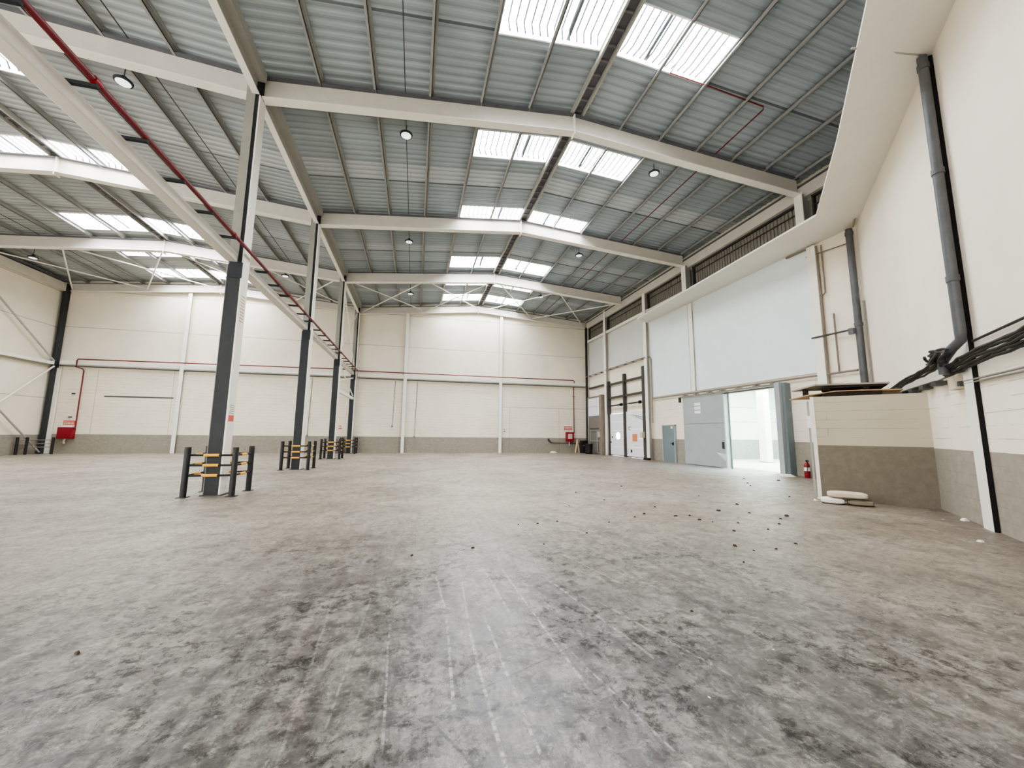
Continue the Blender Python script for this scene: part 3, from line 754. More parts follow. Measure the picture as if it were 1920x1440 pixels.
# diagonal near wall
D = Vector((.725, .689, 0)); N = Vector((-.689, .725, 0)); P0 = Vector((8.69, 4.2, 0))
RD = Matrix(((D.x, N.x, 0), (D.y, N.y, 0), (0, 0, 1)))   # columns: along, normal(room side), up
def dp(s, off, z): return P0+D*s+N*off+Vector((0, 0, z))
def dbox(m, s0, s1, o0, o1, z0, z1):
    return m.obox(dp((s0+s1)/2, (o0+o1)/2, (z0+z1)/2), (s1-s0)/2, (o1-o0)/2, (z1-z0)/2, RD)
m = MB(); dbox(m, .0, 6.72, -.2, 0, 0, 8.4); o = m.build('wall_front_right', M['wall_diag']); struct(o, 'cream diagonal wall behind the block enclosure', 'wall')
m = MB(); dbox(m, -11.0, .0, -.2, 0, 0, 8.4); o = m.build('wall_front_right_near', M['wall_diag']); struct(o, 'cream diagonal wall at the right edge nearest the camera', 'wall')
t = thing('wall_post', 'tall white post on the diagonal wall with a black shadowed side', 'post', tuple(dp(.2, 0, 0)))
m = MB(); dbox(m, -.095, .24, .0, .062, 0, 8.13); m.build('flange', M['steel_lit'], t)
m = MB(); dbox(m, -.11, -.095, .0, .060, 0, 8.13); m.build('shadow_side', M['shade_crate'], t)  # black sheet standing in for the shade on this side of the post

# drain pipes
def drain(pts, r, lab, collars):
    t = thing('drain_pipe', lab, 'drain pipe', pts[-1], 'drain pipes')
    m = MB(); m.tube(pts, r, 16); m.build('pipe', M['drain'], t, True)
    for z in collars:
        p = Vector(pts[0]); m = MB(); m.tube([(p.x, p.y, z-.05), (p.x, p.y, z+.05)], r*1.18, 16); m.build('collar', M['drain'], t, True)
    return t
p = dp(-.17, .15, 0)
e1 = dp(.05, .2, 0); e2 = dp(.42, .22, 0)
drain([(p.x, p.y, 8.1), (p.x, p.y, 3.1), (p.x+.03, p.y+.02, 2.98), (e1.x, e1.y, 2.88), (e2.x, e2.y, 2.72), (e2.x, e2.y, 2.5)], .07, 'dark grey drain pipe on the diagonal wall beside the white post', (7.9, 5.9, 4.0))
drain([(13.3, 8.85, 8.05), (13.3, 8.85, 2.2)], .095, 'dark grey drain pipe in the corner above the covered enclosure', (7.9, 4.9))
t = thing('pipe_bracket_arm', 'short dark bracket arm clamped to the corner drain pipe', 'bracket', (13.2, 8.9, 4.8))
m = MB(); m.tube([(13.32, 10.35, 4.82), (13.25, 9.1, 4.78), (13.22, 8.95, 4.74)], .03, 8); m.build('arm', M['darkframe'], t, True)
m = MB(); m.tube([(13.2, 8.98, 4.62), (13.2, 8.98, 4.8)], .1, 8); m.build('cup', M['drain'], t, True)

# cable bundle and conduits on the diagonal wall
t = thing('cable_tray', 'sagging black cable bundle on a tray along the diagonal wall', 'cable tray', tuple(dp(1, .1, 2.6)))
random.seed(3)
def cab(s0, s1, z0, z1, off, r, n=14, wob=.03):
    m = MB(); pts = []
    for i in range(n+1):
        f = i/n; pts.append(dp(s0+(s1-s0)*f, off+random.uniform(-.01, .01), z0+(z1-z0)*f+math.sin(f*9+s0*5)*wob*.5+random.uniform(-wob, wob)*.4))
    m.tube(pts, r, 7); return m.build('cable', M['cable'], t, True)
for k in range(4): cab(4.6, .75, 2.52+k*.02, 2.74+k*.03, .10+.02*k, .022)
for k in range(5): cab(.7, -2.3, 2.50+k*.035, 2.60+k*.04, .12+.02*k, .026)
m = MB(); dbox(m, 1.2, 4.6, .02, .14, 2.46, 2.48); m.build('tray', M['darkframe'], t)
for s in (1.2, 1.9, 2.6, 3.3, 4.0):
    m = MB(); dbox(m, s-.12, s+.12, .02, .16, 2.38, 2.46); m.build('tray_bracket', M['darkframe'], t)
t = thing('cable_tangle', 'dark tangle of looped cables below the diagonal wall drain pipe', 'cables', tuple(dp(.4, .2, 2.75)))
for k in range(9):
    m = MB(); pts = []; c = dp(random.uniform(.15, .9), .2+.02*k, random.uniform(2.68, 2.86)); rr = random.uniform(.1, .24)
    for i in range(12):
        a = i/11*PI*random.uniform(1.2, 1.25)+k
        pts.append(c+D*math.cos(a)*rr*1.5+Vector((0, 0, math.sin(a)*rr*.5))+N*.03*math.sin(a*2))
    m.tube(pts, .024, 6); m.build('loop', M['cable'], t, True)
t = thing('junction_box', 'small pale junction box under the cable tangle', 'box', tuple(dp(.5, .08, 2.3)))
m = MB(); dbox(m, .38, .68, .0, .12, 2.24, 2.46); m.build('case', M['cushion'], t)
m = MB(); dbox(m, .28, .38, .02, .10, 2.28, 2.36); m.build('gland', M['darkframe'], t)
def wcon(pts, r, lab, mat='conduit', name='wall_conduit'):
    m = MB(); m.tube(pts, r, 7); return tag(m.build(name, M[mat], None, True), lab, 'conduit', 'wall conduits')
wcon([dp(-.25, .05, 2.93), dp(-4.0, .05, 2.93)], .02, 'thin conduit on the diagonal wall above the cable bundle, right edge', 'cable')
wcon([dp(.45, .05, 2.35), dp(-4.0, .05, 2.28)], .016, 'upper of two thin conduits below the cable bundle, right edge')
wcon([dp(.45, .05, 2.31), dp(-4.0, .05, 2.22)], .014, 'lower of two thin conduits below the cable bundle, right edge')
wcon([dp(5.4, .05, 2.36), dp(3.0, .05, 2.38), dp(.8, .05, 2.52)], .02, 'thin conduit rising along the diagonal wall behind the enclosure')
# conduits by the right post
for pts, r, s in (([(13.4, 10.0, 8.05), (13.4, 9.98, 6.0), (13.4, 9.98, 3.4), (13.4, 9.98, 2.5)], .035, 'tallest vertical conduit right of the pale blue panel'),
                  ([(13.4, 9.82, 8.0), (13.4, 9.82, 6.3), (13.4, 9.98, 6.2)], .028, 'upper short vertical conduit right of the pale blue panel'),
                  ([(13.4, 9.62, 5.5), (13.4, 9.62, 3.5)], .028, 'lower short vertical conduit on the beige panel'),
                  ([(13.38, 10.35, 7.8), (13.38, 9.0, 7.65)], .022, 'top horizontal conduit reaching the corner drain pipe'),
                  ([(13.38, 20.0, 3.52), (13.38, 9.05, 3.50)], .035, 'long horizontal conduit above the sliding door'),
                  ([(13.38, 20.0, 3.50), (13.38, 20.0, 2.1)], .025, 'vertical conduit drop beside the dock door post'),
                  ([(13.38, 11.1, 8.1), (13.38, 10.1, 8.08), (13.38, 10.0, 8.0)], .035, 'short conduit stub under the soffit end of the panel')):
    wcon(pts, r, s, 'brown')
wcon([dp(6.2, .06, 8.35), dp(6.0, .1, 8.18), dp(6.35, .12, 8.02)], .03, 'curved grey conduit at the soffit corner above the drain pipe')
wcon([dp(6.4, .05, 5.6), dp(6.4, .05, 2.6)], .025, 'vertical conduit on the diagonal wall next to the corner drain pipe')

# ------------------------------------------------------------------ dock doors
def dock(y0, y1, lab, zt, extra):
    t = thing('dock_door', lab, 'dock door', (13.44, (y0+y1)/2, 0))
    n = 5; z0 = .07
    for k in range(n):
        a = z0+(zt-z0)*k/n; b = z0+(zt-z0)*(k+1)/n
        m = MB(); m.box(13.40, 13.46, y0, y1, a+.003, b-.003); m.build('door_panel', M['dockwhite'], t)
    m = MB(); m.box(13.39, 13.45, y0, y1, .035, .07); m.build('bottom_seal', M['black'], t)
    return t
t = dock(23.2, 25.25, 'white sectional dock door with a round lit window', 2.85, 0)
m = MB(); c = Vector((13.395, 24.1, 1.36)); k0 = 16
m.v = [(13.395, 24.08+.27*math.cos(2*PI*i/k0), 1.36+.24*math.sin(2*PI*i/k0)) for i in range(k0)]; m.f = [tuple(range(k0))]; m.build('window', M['pane_soft'], t)
m = MB(); m.box(13.38, 13.4, 24.78, 24.92, 1.2, 1.32); m.box(13.38, 13.4, 25.0, 25.1, .86, .97); m.build('lock', M['darkframe'], t)
t = dock(20.98, 23.0, 'white sectional dock door with an orange square poster', 2.92, 0)
m = MB(); m.box(13.39, 13.4, 21.72, 22.28, 1.02, 1.48); m.build('poster', M['orange'], t)
m = MB(); m.box(13.39, 13.4, 22.45, 22.72, 1.90, 1.95); m.box(13.39, 13.4, 22.47, 22.70, 1.72, 1.76); m.box(13.39, 13.4, 22.66, 22.72, 1.76, 1.9); m.build('printed_mark', M['greyprint'], t)
m = MB(); m.box(13.38, 13.4, 22.35, 22.5, .32, .5); m.build('lock', M['black'], t)
for z, y, w in ((.95, 22.2, .5), (.75, 21.9, .4), (2.55, 21.9, .5)):
    m = MB(); m.box(13.395, 13.4, y-w/2, y+w/2, z, z+.012); m.build('crease', M['greyprint'], t)
m = MB(); m.tube([(13.2, 20.75, 2.5), (13.3, 21.6, 2.62), (13.36, 22.3, 2.7)], .014, 6); m.tube([(13.2, 20.7, 2.3), (13.3, 21.3, 2.45), (13.33, 21.7, 2.6)], .014, 6); m.build('pull_cable', M['darkframe'], t, True)
# door tracks
def track(y, z1, lab, w=.09, x=13.3, mat='darkframe'):
    t = thing('door_track', lab, 'door track', (x, y, 0), 'door tracks')
    m = MB(); m.box(x, x+.18, y-w, y+w, 0, z1); m.build('channel', M[mat], t)
    m = MB(); m.box(x-.04, x, y-w-.03, y+w*.3, 2.8, z1-.3); m.build('lip', M['darkframe'], t)
track(25.2, 5.2, 'dark vertical door track left of the round-windowed dock door', .06)
track(23.08, 5.45, 'dark vertical door track between the two white dock doors', .10)
track(20.78, 5.6, 'dark grey vertical door track right of the orange-poster dock door', .14)
for z, ya, yb, s in ((4.95, 20.95, 25.15, 'upper dark horizontal bar across the dock door tracks'), (4.0, 20.95, 25.15, 'lower dark horizontal bar across the dock door tracks'), (5.05, 25.6, 28.4, 'dark horizontal bar over the grey shutter')):
    simple('track_bar', s, 'bar', 'darkframe', (13.34, 13.42, ya, yb, z-.07, z+.07), 'dock track bars')
for ya, yb, s in ((23.2, 25.2, 'above the round-windowed door'), (20.95, 22.95, 'above the orange-poster door')):
    t = thing('spring_shaft', 'dark door spring shaft %s' % s, 'shaft', (13.25, ya, 3.35), 'spring shafts')
    m = MB(); m.tube([(13.25, ya, 3.42), (13.25, yb, 3.42)], .025, 8); m.tube([(13.25, ya+.2, 3.42), (13.25, yb-.6, 3.42)], .045, 8); m.build('spring', M['black'], t, True)
    m = MB(); m.tube([(13.25, ya+.06, 3.42), (13.25, ya+.2, 3.42)], .10, 12); m.build('drum', M['black'], t, True)
# cable ladder over the dock doors
def ladder(y0, y1, z0, z1, n, lab):
    t = thing('cable_ladder', lab, 'cable ladder', (13.3, (y0+y1)/2, z0), 'cable ladders')
    for x, dz in ((13.12, 0), (13.4, 0)):
        m = MB(); m.bar((x, y0, z0), (x, y1, z1), .03, .05); m.build('side_rail', M['brown'], t)
    for k in range(n):
        f = (k+.5)/n; m = MB(); m.bar((13.12, y0+(y1-y0)*f, z0+(z1-z0)*f), (13.4, y0+(y1-y0)*f, z0+(z1-z0)*f), .12, .03); m.build('rung', M['darkframe'], t)
ladder(20.2, 25.25, 6.02, 6.02, 5, 'brown cable ladder above the two white dock doors')
ladder(25.6, 28.5, 6.0, 5.98, 3, 'brown cable ladder above the grey shutter in the back corner')
wcon([(13.3, 20.05, 6.05), (13.38, 19.98, 5.9), (13.38, 19.98, 3.5)], .03, 'grey conduit dropping from the cable ladder beside the post', 'conduit')
# left bay: grey shutter, white boards, gates and brown post
t = thing('shutter_door', 'grey brown shutter with white upper boards in the back corner', 'shutter door', (13.4, 27, 0))
m = MB(); m.box(13.36, 13.44, 26.0, 28.6, 3.58, 4.24); m.build('upper_board', M['dockwhite'], t)
m = MB(); m.box(13.36, 13.44, 26.0, 28.6, 2.86, 3.55); m.build('lower_board', M['dockwhite'], t)
m = MB(); m.box(13.38, 13.44, 26.0, 28.6, .1, 2.84); m.build('curtain', M['shutter'], t)
m = MB(); m.box(13.3, 13.44, 28.58, 28.66, 0, 4.35); m.build('jamb', M['steel_grey'], t)
m = MB(); m.box(13.3, 13.44, 26.0, 28.4, 4.24, 4.34); m.build('head', M['brown'], t)
for ya, yb, s in ((25.98, 26.9, 'right leaf of the grey mesh gate before the shutter'), (26.95, 28.1, 'left leaf of the grey mesh gate before the shutter')):
    t = thing('mesh_gate', s, 'gate', (13.25, (ya+yb)/2, 0), 'mesh gates')
    m = MB()
    for y in (ya, yb): m.box(13.24, 13.28, y-.03, y+.03, .05, 1.75)
    for z in (.07, .95, 1.75): m.box(13.24, 13.28, ya, yb, z-.03, z+.03)
    m.build('gate_frame', M['steel_grey'], t)
    m = MB(); y = ya
    while y < yb: m.box(13.255, 13.262, y-.006, y+.006, .07, 1.75); y += .1
    m.build('mesh', M['steel_grey'], t)
simple('shaft_bar', 'dark horizontal rod above the grey mesh gates', 'bar', 'darkframe', (13.2, 13.24, 26.0, 28.1, 1.82, 1.90))
t = thing('door_post', 'wide brown rusty post left of the white dock doors', 'post', (13.1, 25.75, 0))
m = MB(); m.box(12.95, 13.4, 25.62, 25.95, 0, 4.3); m.build('casing', M['brown'], t)
m = MB(); m.box(12.82, 12.95, 25.8, 25.95, 1.25, 1.65); m.build('switch_box', M['cushion'], t)
simple('switch_box', 'pale switch box on the track right of the orange-poster door', 'switch box', 'cushion', (13.12, 13.3, 20.75, 20.95, 1.25, 1.6))
simple('door_buffer', 'black rubber buffer at the foot of the dock door post', 'buffer', 'black', (13.0, 13.2, 20.05, 20.5, 0, .12))

# small grey service door
t = thing('door_1', 'narrow blue grey service door beside the sliding door', 'door', (13.45, 18.65, 0)); t['kind'] = 'structure'
m = MB(); m.box(13.42, 13.5, 18.15, 19.15, 0, 1.93); m.build('leaf', M['greydoor_d'], t)
m = MB(); m.box(13.39, 13.5, 18.10, 18.16, 0, 1.98); m.box(13.39, 13.5, 19.14, 19.2, 0, 1.98); m.box(13.39, 13.5, 18.1, 19.2, 1.93, 1.98); m.build('frame', M['greydoor'], t)
m = MB(); m.box(13.35, 13.42, 18.28, 18.42, .96, 1.0); m.box(13.40, 13.42, 18.26, 18.34, .9, 1.06); m.build('handle', M['black'], t)
m = MB(); m.box(13.41, 13.42, 18.28, 18.46, 1.78, 1.90); m.build('sticker', paint('yellow_sticker', (226, 220, 140), .6, .05), t)

# large sliding door
t = thing('door_2', 'large blue grey sliding door, half open', 'sliding door', (13.25, 15.8, 0)); t['kind'] = 'structure'
m = MB(); m.box(13.28, 13.34, 14.45, 17.2, .03, 3.3); m.build('leaf', M['greydoor'], t)
m = MB(); m.box(13.22, 13.42, 14.40, 14.46, .03, 3.3); m.build('leading_edge', M['greyedge'], t)  # end face coloured paler to show it lit
m = MB(); m.box(13.272, 13.28, 14.5, 17.15, 1.98, 2.0); m.build('joint', M['greydoor_d'], t)
m = MB(); m.box(13.24, 13.28, 14.58, 14.68, .85, 1.15); m.build('handle', M['darkframe'], t)
for k in range(3):
    m = MB(); m.box(13.262, 13.28, 15.95, 16.35, 2.86-.0-k*.19, 3.0-k*.19); m.build('plate', M['white'], t)
# dented lower corner
m = MB(); m.add([(13.275, 14.5, .62), (13.20, 14.72, .55), (13.275, 15.1, .68), (13.275, 14.75, .40), (13.275, 14.5, .3)], [(0, 1, 4), (0, 2, 1), (1, 2, 3), (1, 3, 4)]); m.build('dent', M['greyedge'], t)
t = thing('sliding_door_track', 'grey overhead track with hangers above the sliding door', 'door track', (13.3, 14.6, 3.38))
m = MB(); m.box(13.2, 13.32, 11.75, 17.4, 3.34, 3.40); m.build('rail', M['conduit'], t)
m = MB(); m.box(13.22, 13.3, 11.75, 14.5, 3.26, 3.31); m.build('lower_rail', M['darkframe'], t)
for y in (17.1, 16.3, 15.4, 14.6, 13.7, 12.8, 12.0):
    m = MB(); m.box(13.24, 13.5, y-.07, y+.07, 3.40, 3.47); m.build('hanger', M['conduit'], t)
m = MB(); m.box(13.2, 13.3, 17.35, 17.45, 3.1, 3.36); m.build('end_stop', M['darkframe'], t)
t = thing('door_jamb', 'thick blue grey steel jamb at the right of the doorway', 'door jamb', (13.2, 11.7, 0))
m = MB(); m.box(13.08, 13.5, 11.56, 11.76, 0, 3.42); m.build('casing', M['greydoor'], t)
m = MB(); m.box(13.22, 13.5, 11.46, 11.56, 0, 3.38); m.build('rear_channel', M['greydoor_d'], t)
simple('door_frame_edge', 'thin dark upright at the left edge of the open doorway', 'door frame', 'greydoor_d', (13.42, 13.47, 14.36, 14.40, 0, 3.28))

# side room beyond the doorway
m = MB(); m.box(13.7, 27, 20.3, 20.5, 0, 4.6); struct(m.build('wall_side_room', M['room']), 'bright back wall of the room beyond the doorway', 'wall')
m = MB(); m.box(26.9, 27.1, 9.2, 20.3, 0, 4.6); struct(m.build('wall_side_room_right', M['room']))
m = MB(); m.box(13.7, 27, 9.0, 9.2, 0, 4.6); struct(m.build('wall_side_room_front', M['room']))
m = MB(); m.box(13.7, 27, 9.0, 20.5, 4.6, 4.7); struct(m.build('ceiling_side_room', M['white']))
m = MB(); m.box(14.2, 27, 9.0, 20.5, -.05, 0.002); struct(m.build('floor_side_room', M['room_f']), 'pale floor of the room beyond the doorway', 'floor')
t = thing('room_column', 'white column standing in the bright room beyond the doorway', 'column', (18.6, 17.6, 0))
m = MB(); m.box(18.5, 18.9, 17.35, 17.8, 0, 4.6); m.build('shaft', M['white'], t)
m = MB(); m.box(18.45, 18.95, 17.3, 17.85, 0, .06); m.build('base', M['steel_grey'], t)
simple('room_pilaster', 'grey pilaster on the side room wall, right of its white column', 'pilaster', 'steel', (21.1, 21.7, 20.0, 20.3, 0, 4.6))
lt = bpy.data.lights.new('side_room_daylight', 'AREA'); lt.shape = 'RECTANGLE'; lt.size = 8; lt.size_y = 8; lt.energy = 620; lt.color = (.90, 1.0, .97)
lo = bpy.data.objects.new('side_room_daylight', lt); lo.location = (18.5, 14.5, 4.5); COL.objects.link(lo)

# ------------------------------------------------------------------ block enclosure with lids
EA = Vector((9.04, 7.24, 0)); ED = Vector((.63324, -.77396, 0)); EF = Vector((.77396, .63324, 0))
ER = Matrix(((ED.x, EF.x, 0), (ED.y, EF.y, 0), (0, 0, 1)))
def ep(u, w, z): return EA+ED*u+EF*w+Vector((0, 0, z))
def ebox(m, u0, u1, w0, w1, z0, z1): return m.obox(ep((u0+u1)/2, (w0+w1)/2, (z0+z1)/2), (u1-u0)/2, (w1-w0)/2, (z1-z0)/2, ER)
t = thing('block_enclosure', 'low painted block enclosure with grey lower half against the diagonal wall', 'enclosure', tuple(ep(1, .4, 0)))
m = MB(); ebox(m, .10, 2.0, 0, .15, 0, 2.34); m.build('front_wall', M['box'], t)
m = MB(); ebox(m, .10, .25, .15, 1.5, 0, 2.34); m.build('end_wall', M['box'], t)
t = thing('enclosure_post', 'white corner post at the left end of the block enclosure', 'post', tuple(ep(.06, .02, 0)))
m = MB(); ebox(m, .025, .095, -.01, .06, 0, 2.34); m.build('upright', M['steel_lit'], t)
m = MB(); ebox(m, .01, .095, -.03, .08, 0, .03); m.build('foot', M['steel_lit'], t)
t = thing('enclosure_post', 'thin grey upright just behind the enclosure corner post', 'post', tuple(ep(-.02, .14, 0)))
m = MB(); ebox(m, -.04, 0.0, .12, .18, 0, 2.25); m.build('upright', M['steel_grey'], t)
m = MB(); ebox(m, -.06, .01, .10, .12, 1.62, 1.9); m.build('bracket', M['white'], t)
def plate(name, pts, th, mat, par):
    m = MB(); n = len(pts); m.v = [tuple(ep(*p)) for p in pts]+[tuple(ep(p[0], p[1], p[2]-th)) for p in pts]
    m.f = [tuple(range(n)), tuple(reversed(range(n, 2*n)))]+[(i, n+i, n+(i+1) % n, (i+1) % n) for i in range(n)]
    return m.build(name, mat, par)
t = thing('cover_sheet', 'dusty grey metal cover lying on top of the block enclosure', 'cover', tuple(ep(.7, .5, 2.6)))
plate('sheet', [(.15, -.06, 2.635), (1.42, -.05, 2.605), (1.42, 1.1, 2.60), (-.33, .95, 2.61)], .035, M['sheet'], t)
m = MB(); ebox(m, .30, .42, .15, .95, 2.50, 2.575); ebox(m, 1.0, 1.1, .1, .95, 2.49, 2.565); m.build('batten', M['darkwood'], t)
m = MB(); ebox(m, .28, 1.38, .02, .9, 2.535, 2.568); m.build('underside', M['darkwood'], t)
t = thing('plywood_sheet', 'warped brown plywood sheet under the grey cover on the enclosure', 'plywood', tuple(ep(.6, .5, 2.42)))
m = MB()
for (u, w0, z) in ((-.40, 1.2, 2.40), (-.02, .12, 2.405), (.5, -.03, 2.465), (1.0, -.03, 2.462), (1.62, -.02, 2.445)):
    w1 = 1.3 if u > -.3 else 1.25
    m.v += [tuple(ep(u, w0, z)), tuple(ep(u+.05, w1, z)), tuple(ep(u+.05, w1, z-.022)), tuple(ep(u, w0, z-.022))]
for k in range(4):
    q = 4*k
    for i in range(4): m.f.append((q+i, q+4+i, q+4+(i+1) % 4, q+(i+1) % 4))
m.f += [(0, 1, 2, 3), (19, 18, 17, 16)]
m.build('sheet', M['plywood'], t)
m = MB(); ebox(m, .28, 1.3, .06, .9, 2.36, 2.43); m.build('packing_board', M['darkwood'], t)
m = MB(); ebox(m, -.1, .02, .5, .9, 2.43, 2.57); m.build('spacer_block', M['darkwood'], t)

# cushions / bags on the floor
def pillow(name, cx, cy, cz, lx, ly, lz, rot, mat, lab):
    import bmesh
    bm = bmesh.new(); bmesh.ops.create_cube(bm, size=1); bmesh.ops.subdivide_edges(bm, edges=bm.edges[:], cuts=5, use_grid_fill=True)
    for v in bm.verts:
        x, y, z = v.co*2
        k = (1-.45*max(abs(x), abs(y))**9)
        v.co = Vector((x*lx/2*(1-.06*y*y), y*ly/2*(1-.06*x*x), z*lz/2*k+.006*math.sin(x*7+y*5)))
    me = bpy.data.meshes.new(name); bm.to_mesh(me); bm.free(); me.materials.append(mat)
    for p in me.polygons: p.use_smooth = True
    o = bpy.data.objects.new(name, me); o.location = (cx, cy, cz); o.rotation_euler = (0, 0, rot); COL.objects.link(o)
    sd = o.modifiers.new('s', 'SUBSURF'); sd.levels = 1; sd.render_levels = 2
    tag(o, lab, 'cushion', 'stacked cushions'); return o
pillow('cushion', 8.93, 6.50, .20, .66, .36, .13, -.86, M['cushion'], 'upper cream cushion of the stack on the floor by the enclosure')
pillow('cushion', 8.76, 6.68, .066, .40, .36, .125, -.90, M['rubble'], 'white folded cushion under the left of the stack by the enclosure')
pillow('cushion', 9.05, 6.34, .062, .42, .30, .115, -.86, M['cushion_d'], 'grey cushion at the bottom right of the stack by the enclosure')

# fire extinguisher
t = thing('fire_extinguisher', 'red fire extinguisher with white label on the floor by the enclosure', 'fire extinguisher', (13.25, 10.87, 0))
c = (13.25, 10.87, 0)
m = MB(); m.lathe(c, [(.08, 0), (.088, .02), (.088, .42), (.075, .48), (.035, .52), (.03, .55)], 20); m.build('cylinder', M['redbox'], t, True)
m = MB(); m.lathe(c, [(.0895, .24), (.0895, .36)], 20); m.build('label_band', M['white'], t, True)
m = MB(); m.box(c[0]-.02, c[0]+.02, c[1]-.08, c[1]+.03, .56, .585); m.box(c[0]-.015, c[0]+.015, c[1]-.07, c[1]+.02, .60, .62); m.lathe(c, [(.02, .55), (.02, .6)], 8); m.build('valve_handle', M['black'], t)
m = MB(); m.tube([(c[0], c[1]-.03, .57), (c[0]-.06, c[1]-.10, .52), (c[0]-.09, c[1]-.09, .35), (c[0]-.1, c[1]-.07, .2)], .012, 6); m.build('hose', M['black'], t, True)

# white rubble heap at the jamb
random.seed(11)
def lump(name, x, y, r, h, mat, lab, cat, grp=None, squash=1.0, rot=None):
    m = MB(); n = 7; a0 = random.random()*6
    rot = random.random()*PI if rot is None else rot
    ring = []
    for i in range(n):
        a = a0+2*PI*i/n; rr = r*random.uniform(.6, 1.1)
        px, py = math.cos(a)*rr, math.sin(a)*rr*squash
        ring.append((x+px*math.cos(rot)-py*math.sin(rot), y+px*math.sin(rot)+py*math.cos(rot)))
    m.v = [(a, b, .001) for a, b in ring]+[(x+(a-x)*.6, y+(b-y)*.6, h*random.uniform(.6, 1)) for a, b in ring]
    m.f = [tuple(reversed(range(n))), tuple(range(n, 2*n))]+[(i, (i+1) % n, n+(i+1) % n, n+i) for i in range(n)]
    o = m.build(name, mat); tag(o, lab, cat, grp); return o
lump('sack_heap', 12.95, 11.55, .42, .09, M['rubble'], 'flat white sack crumpled at the foot of the doorway jamb', 'sack', None, .45, 1.9)
lump('stone', 8.75, 7.05, .05, .04, M['rubble'], 'small white stone at the foot of the enclosure corner post', 'stone')
lump('stone', 7.6, 3.2+.65, .04, .03, M['rubble'], 'small white scrap on the floor near the white diagonal wall post', 'stone')
lump('stone', 9.25, 4.85, .06, .05, M['rubble'], 'white crumb at the foot of the wall left of the white diagonal wall post', 'stone')
# bits of debris scattered over the floor
f, yaw, pit, rol = 729.787, math.radians(13.894), math.radians(7.328), math.radians(.593); CH = 1.4
def ground(u, v):
    u -= 960; v -= 720; c, s = math.cos(rol), math.sin(rol)
    u, v = c*u+s*v, -s*u+c*v
    X, Z = u/f, -v/f
    Y = math.cos(pit)-Z*math.sin(pit); z = math.sin(pit)+Z*math.cos(pit)
    r = (X*math.cos(yaw)+Y*math.sin(yaw), -X*math.sin(yaw)+Y*math.cos(yaw), z); t = -CH/r[2]
    return r[0]*t, r[1]*t
DARK = [(1208, 964, 8), (1267, 968, 7), (1293, 967, 5), (1311, 975, 7), (1347, 958, 11), (1382, 946, 6), (1376, 996, 7), (1378, 1024, 9), (1384, 981, 5), (1475, 968, 10), (1463, 973, 6), (1461, 983, 6), (1190, 970, 5),
        (1142, 980, 4), (1080, 924, 5), (1133, 938, 5), (1067, 949, 4), (1165, 912, 5), (1395, 898, 4), (1402, 906, 5), (1407, 911, 5), (1460, 901, 5), (1480, 932, 5), (1414, 1033, 4), (1455, 1030, 5), (1440, 993, 4), (772, 1042, 5),
        (886, 1028, 6), (1045, 978, 4), (1008, 982, 4), (972, 984, 5), (145, 1226, 7), (1228, 951, 5), (1310, 930, 3), (1395, 1055, 5), (1020, 1021, 4), (1492, 1020, 5), (1297, 1147, 4), (1100, 1000, 3), (1336, 979, 3), (1405, 962, 4)]
for (u, v, s) in DARK:
    x, y = ground(u, v); d = math.hypot(x, y)
    lump('debris_chip', x, y, s*d/1500+.006, .012+.003*s*d/14, M['dirt'], 'small dark crumb of dirt lying on the concrete floor', 'debris', 'dark crumbs on the floor', .6)
WHITE = [(1000, 918, 3), (1053, 918, 4), (1072, 934, 3), (1082, 937, 4), (1166, 918, 4), (1238, 920, 3), (1147, 933, 3), (1356, 928, 5), (1450, 1218, 4), (1330, 1308, 4), (1768, 974, 4), (205, 900, 3)]
for (u, v, s) in WHITE:
    x, y = ground(u, v); d = math.hypot(x, y)
    lump('paper_scrap', x, y, s*d/1500+.004, .004, M['white'], 'tiny white paper scrap lying on the concrete floor', 'scrap', 'white scraps on the floor', .6)
# bins and boards in the right back corner
t = thing('waste_bin', 'black open waste bin beside the grey mesh gates', 'bin', (12.6, 27.1, 0))
m = MB(); m.lathe((12.65, 27.1, 0), [(.24, 0), (.30, .68), (.33, .70), (.33, .73)], 16); m.build('body', M['black'], t, True)
t = thing('waste_bin', 'dark crate with odds and ends in the back corner behind the bin', 'crate', (12.7, 28.2, 0))
m = MB(); m.box(12.55, 13.0, 28.0, 28.5, 0, .95); m.build('body', M['shade_crate'], t)
m = MB(); m.box(12.6, 12.8, 27.9, 28.0, .55, .62); m.build('strap', M['brown'], t)
t = thing('wooden_boards', 'pale wooden boards leaning on the wall beneath the hose cabinet', 'boards', (12.3, 28.5, 0))
m = MB(); m.bar((12.1, 28.35, 0.02), (12.45, 28.75, 1.05), .10, .03); m.build('board', M['wood'], t)
m = MB(); m.bar((12.42, 28.35, 0.02), (12.42, 28.7, .95), .10, .03); m.build('board', M['wood'], t)
lump('rubble_heap', 10.4, 28.6, .35, .14, M['rubble'], 'small white rubble heap at the foot of the back wall', 'rubble', None, .4, 0)
# red bucket shape by third guard
t = thing('hose_box', 'red box standing behind the third middle column guard', 'box', (-5.2, 28.25, 0))
m = MB(); m.box(-5.4, -5.0, 28.1, 28.4, .3, .95); m.build('case', M['redbox'], t)
m = MB(); m.box(-5.36, -5.04, 28.12, 28.38, 0, .3); m.build('stand', M['black'], t)

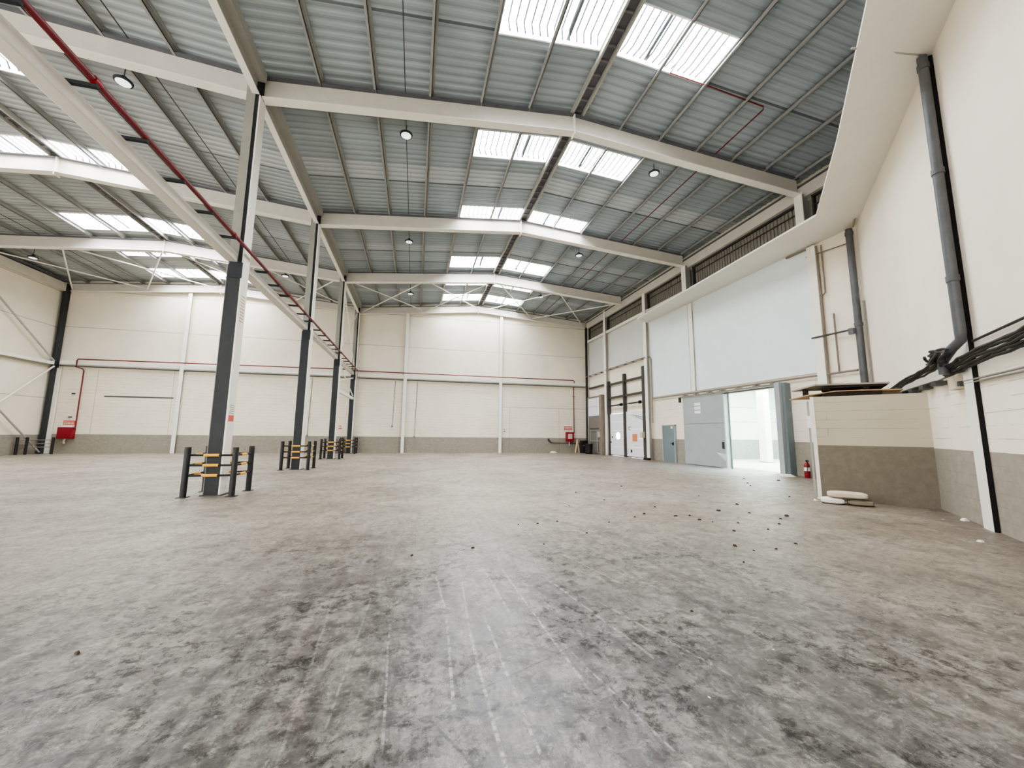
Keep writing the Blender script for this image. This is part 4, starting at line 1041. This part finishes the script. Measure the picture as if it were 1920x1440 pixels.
# ------------------------------------------------------------------ pendant lights and roof conduits
def lamp(x, y, z, lab, drop):
    t = thing('pendant_lamp', lab, 'lamp', (x, y, z), 'high bay lamps')
    m = MB(); m.lathe((x, y, z), [(.16, .0), (.185, .01), (.19, .05), (.12, .09), (.06, .11), (.05, .17)], 24); m.build('housing', M['colblack'], t, True)
    m = MB(); m.lathe((x, y, z-.006), [(.150, 0), (.150, .005)], 24); m.build('lens', M['lens'], t)
    m = MB(); m.tube([(x, y, z+.17), (x, y, z+drop)], .012, 6); m.build('rod', M['darkframe'], t)
for (x, y, z, s) in ((-.62, 11.45, 10.52, 'left of the main ridge, nearest'), (-.62, 18.3, 10.46, 'left of the main ridge, second'), (-.62, 25.4, 10.42, 'left of the main ridge, third'),
                     (8.0, 11.35, 10.75, 'right of the main ridge, nearest'), (8.0, 18.0, 10.72, 'right of the main ridge, second'), (8.0, 24.4, 10.7, 'right of the main ridge, third'),
                     (-7.35, 10.7, 9.93, 'in the far left hall nearest the column row'), (-7.26, 22.96, 9.9, 'in the far left hall behind the second column'), (-18.9, 23.8, 9.9, 'in the far left hall by the left wall')):
    lamp(x, y, z, 'round high bay lamp hanging %s' % s, zr(x)-z)
def rcon(x, lab, mat='darkframe', r=.014):
    m = MB(); m.tube([(x, 3.0, zr(x)-.1), (x, 28.8, zr(x)-.1)], r, 6); tag(m.build('roof_conduit', M[mat], None, True), lab, 'conduit', 'roof conduits')
rcon(-.63, 'thin dark cable line feeding the lamps left of the main ridge')
rcon(-7.0, 'thin dark cable line along the far left hall roof near the columns')
rcon(-17.9, 'thin dark cable line along the far left hall roof near the left wall')
m = MB(); z = lambda x: zr(x)-.16
m.tube([(6.3, 7.0, z(6.3)), (6.3, 8.05, z(6.3)), (7.4, 8.06, z(7.4)), (9.42, 8.12, z(9.4)), (9.5, 8.2, z(9.5)), (9.5, 28.5, z(9.5))], .02, 6)
tag(m.build('roof_conduit', M['red'], None, True), 'thin red pipe line under the right roof slope', 'conduit', 'roof conduits')

# ------------------------------------------------------------------ light, world, camera
W = bpy.data.worlds.new('world'); SC.world = W; W.use_nodes = True
bg = W.node_tree.nodes['Background']; bg.inputs[0].default_value = (1, .985, .955, 1); bg.inputs[1].default_value = 1.5

cam = bpy.data.cameras.new('camera'); co = bpy.data.objects.new('camera', cam); COL.objects.link(co)
cam.sensor_fit = 'HORIZONTAL'; cam.sensor_width = 36; cam.lens = 36*f/1920; cam.clip_start = .05; cam.clip_end = 200
fw = Vector((math.sin(yaw)*math.cos(pit), math.cos(yaw)*math.cos(pit), math.sin(pit)))
rt = Vector((math.cos(yaw), -math.sin(yaw), 0)); up = rt.cross(fw)
# image rolled by rol: camera right = c*rt + s*up ...
c, s = math.cos(rol), math.sin(rol)
r2 = rt*c+up*s; u2 = up*c-rt*s
mat = Matrix((r2, u2, -fw)).transposed().to_4x4(); mat.translation = Vector((0, 0, CH)); co.matrix_world = mat
SC.camera = co
SC.view_settings.view_transform = 'AgX'
SC.view_settings.look = 'AgX - Medium High Contrast'
SC.view_settings.exposure = 2.2
SC.cycles.max_bounces = 6
SC.cycles.diffuse_bounces = 4
SC.cycles.use_denoising = True
SC.cycles.use_adaptive_sampling = True
SC.cycles.adaptive_threshold = 0.03
for o in list(bpy.data.objects):
    if '_o' in o.keys(): del o['_o']
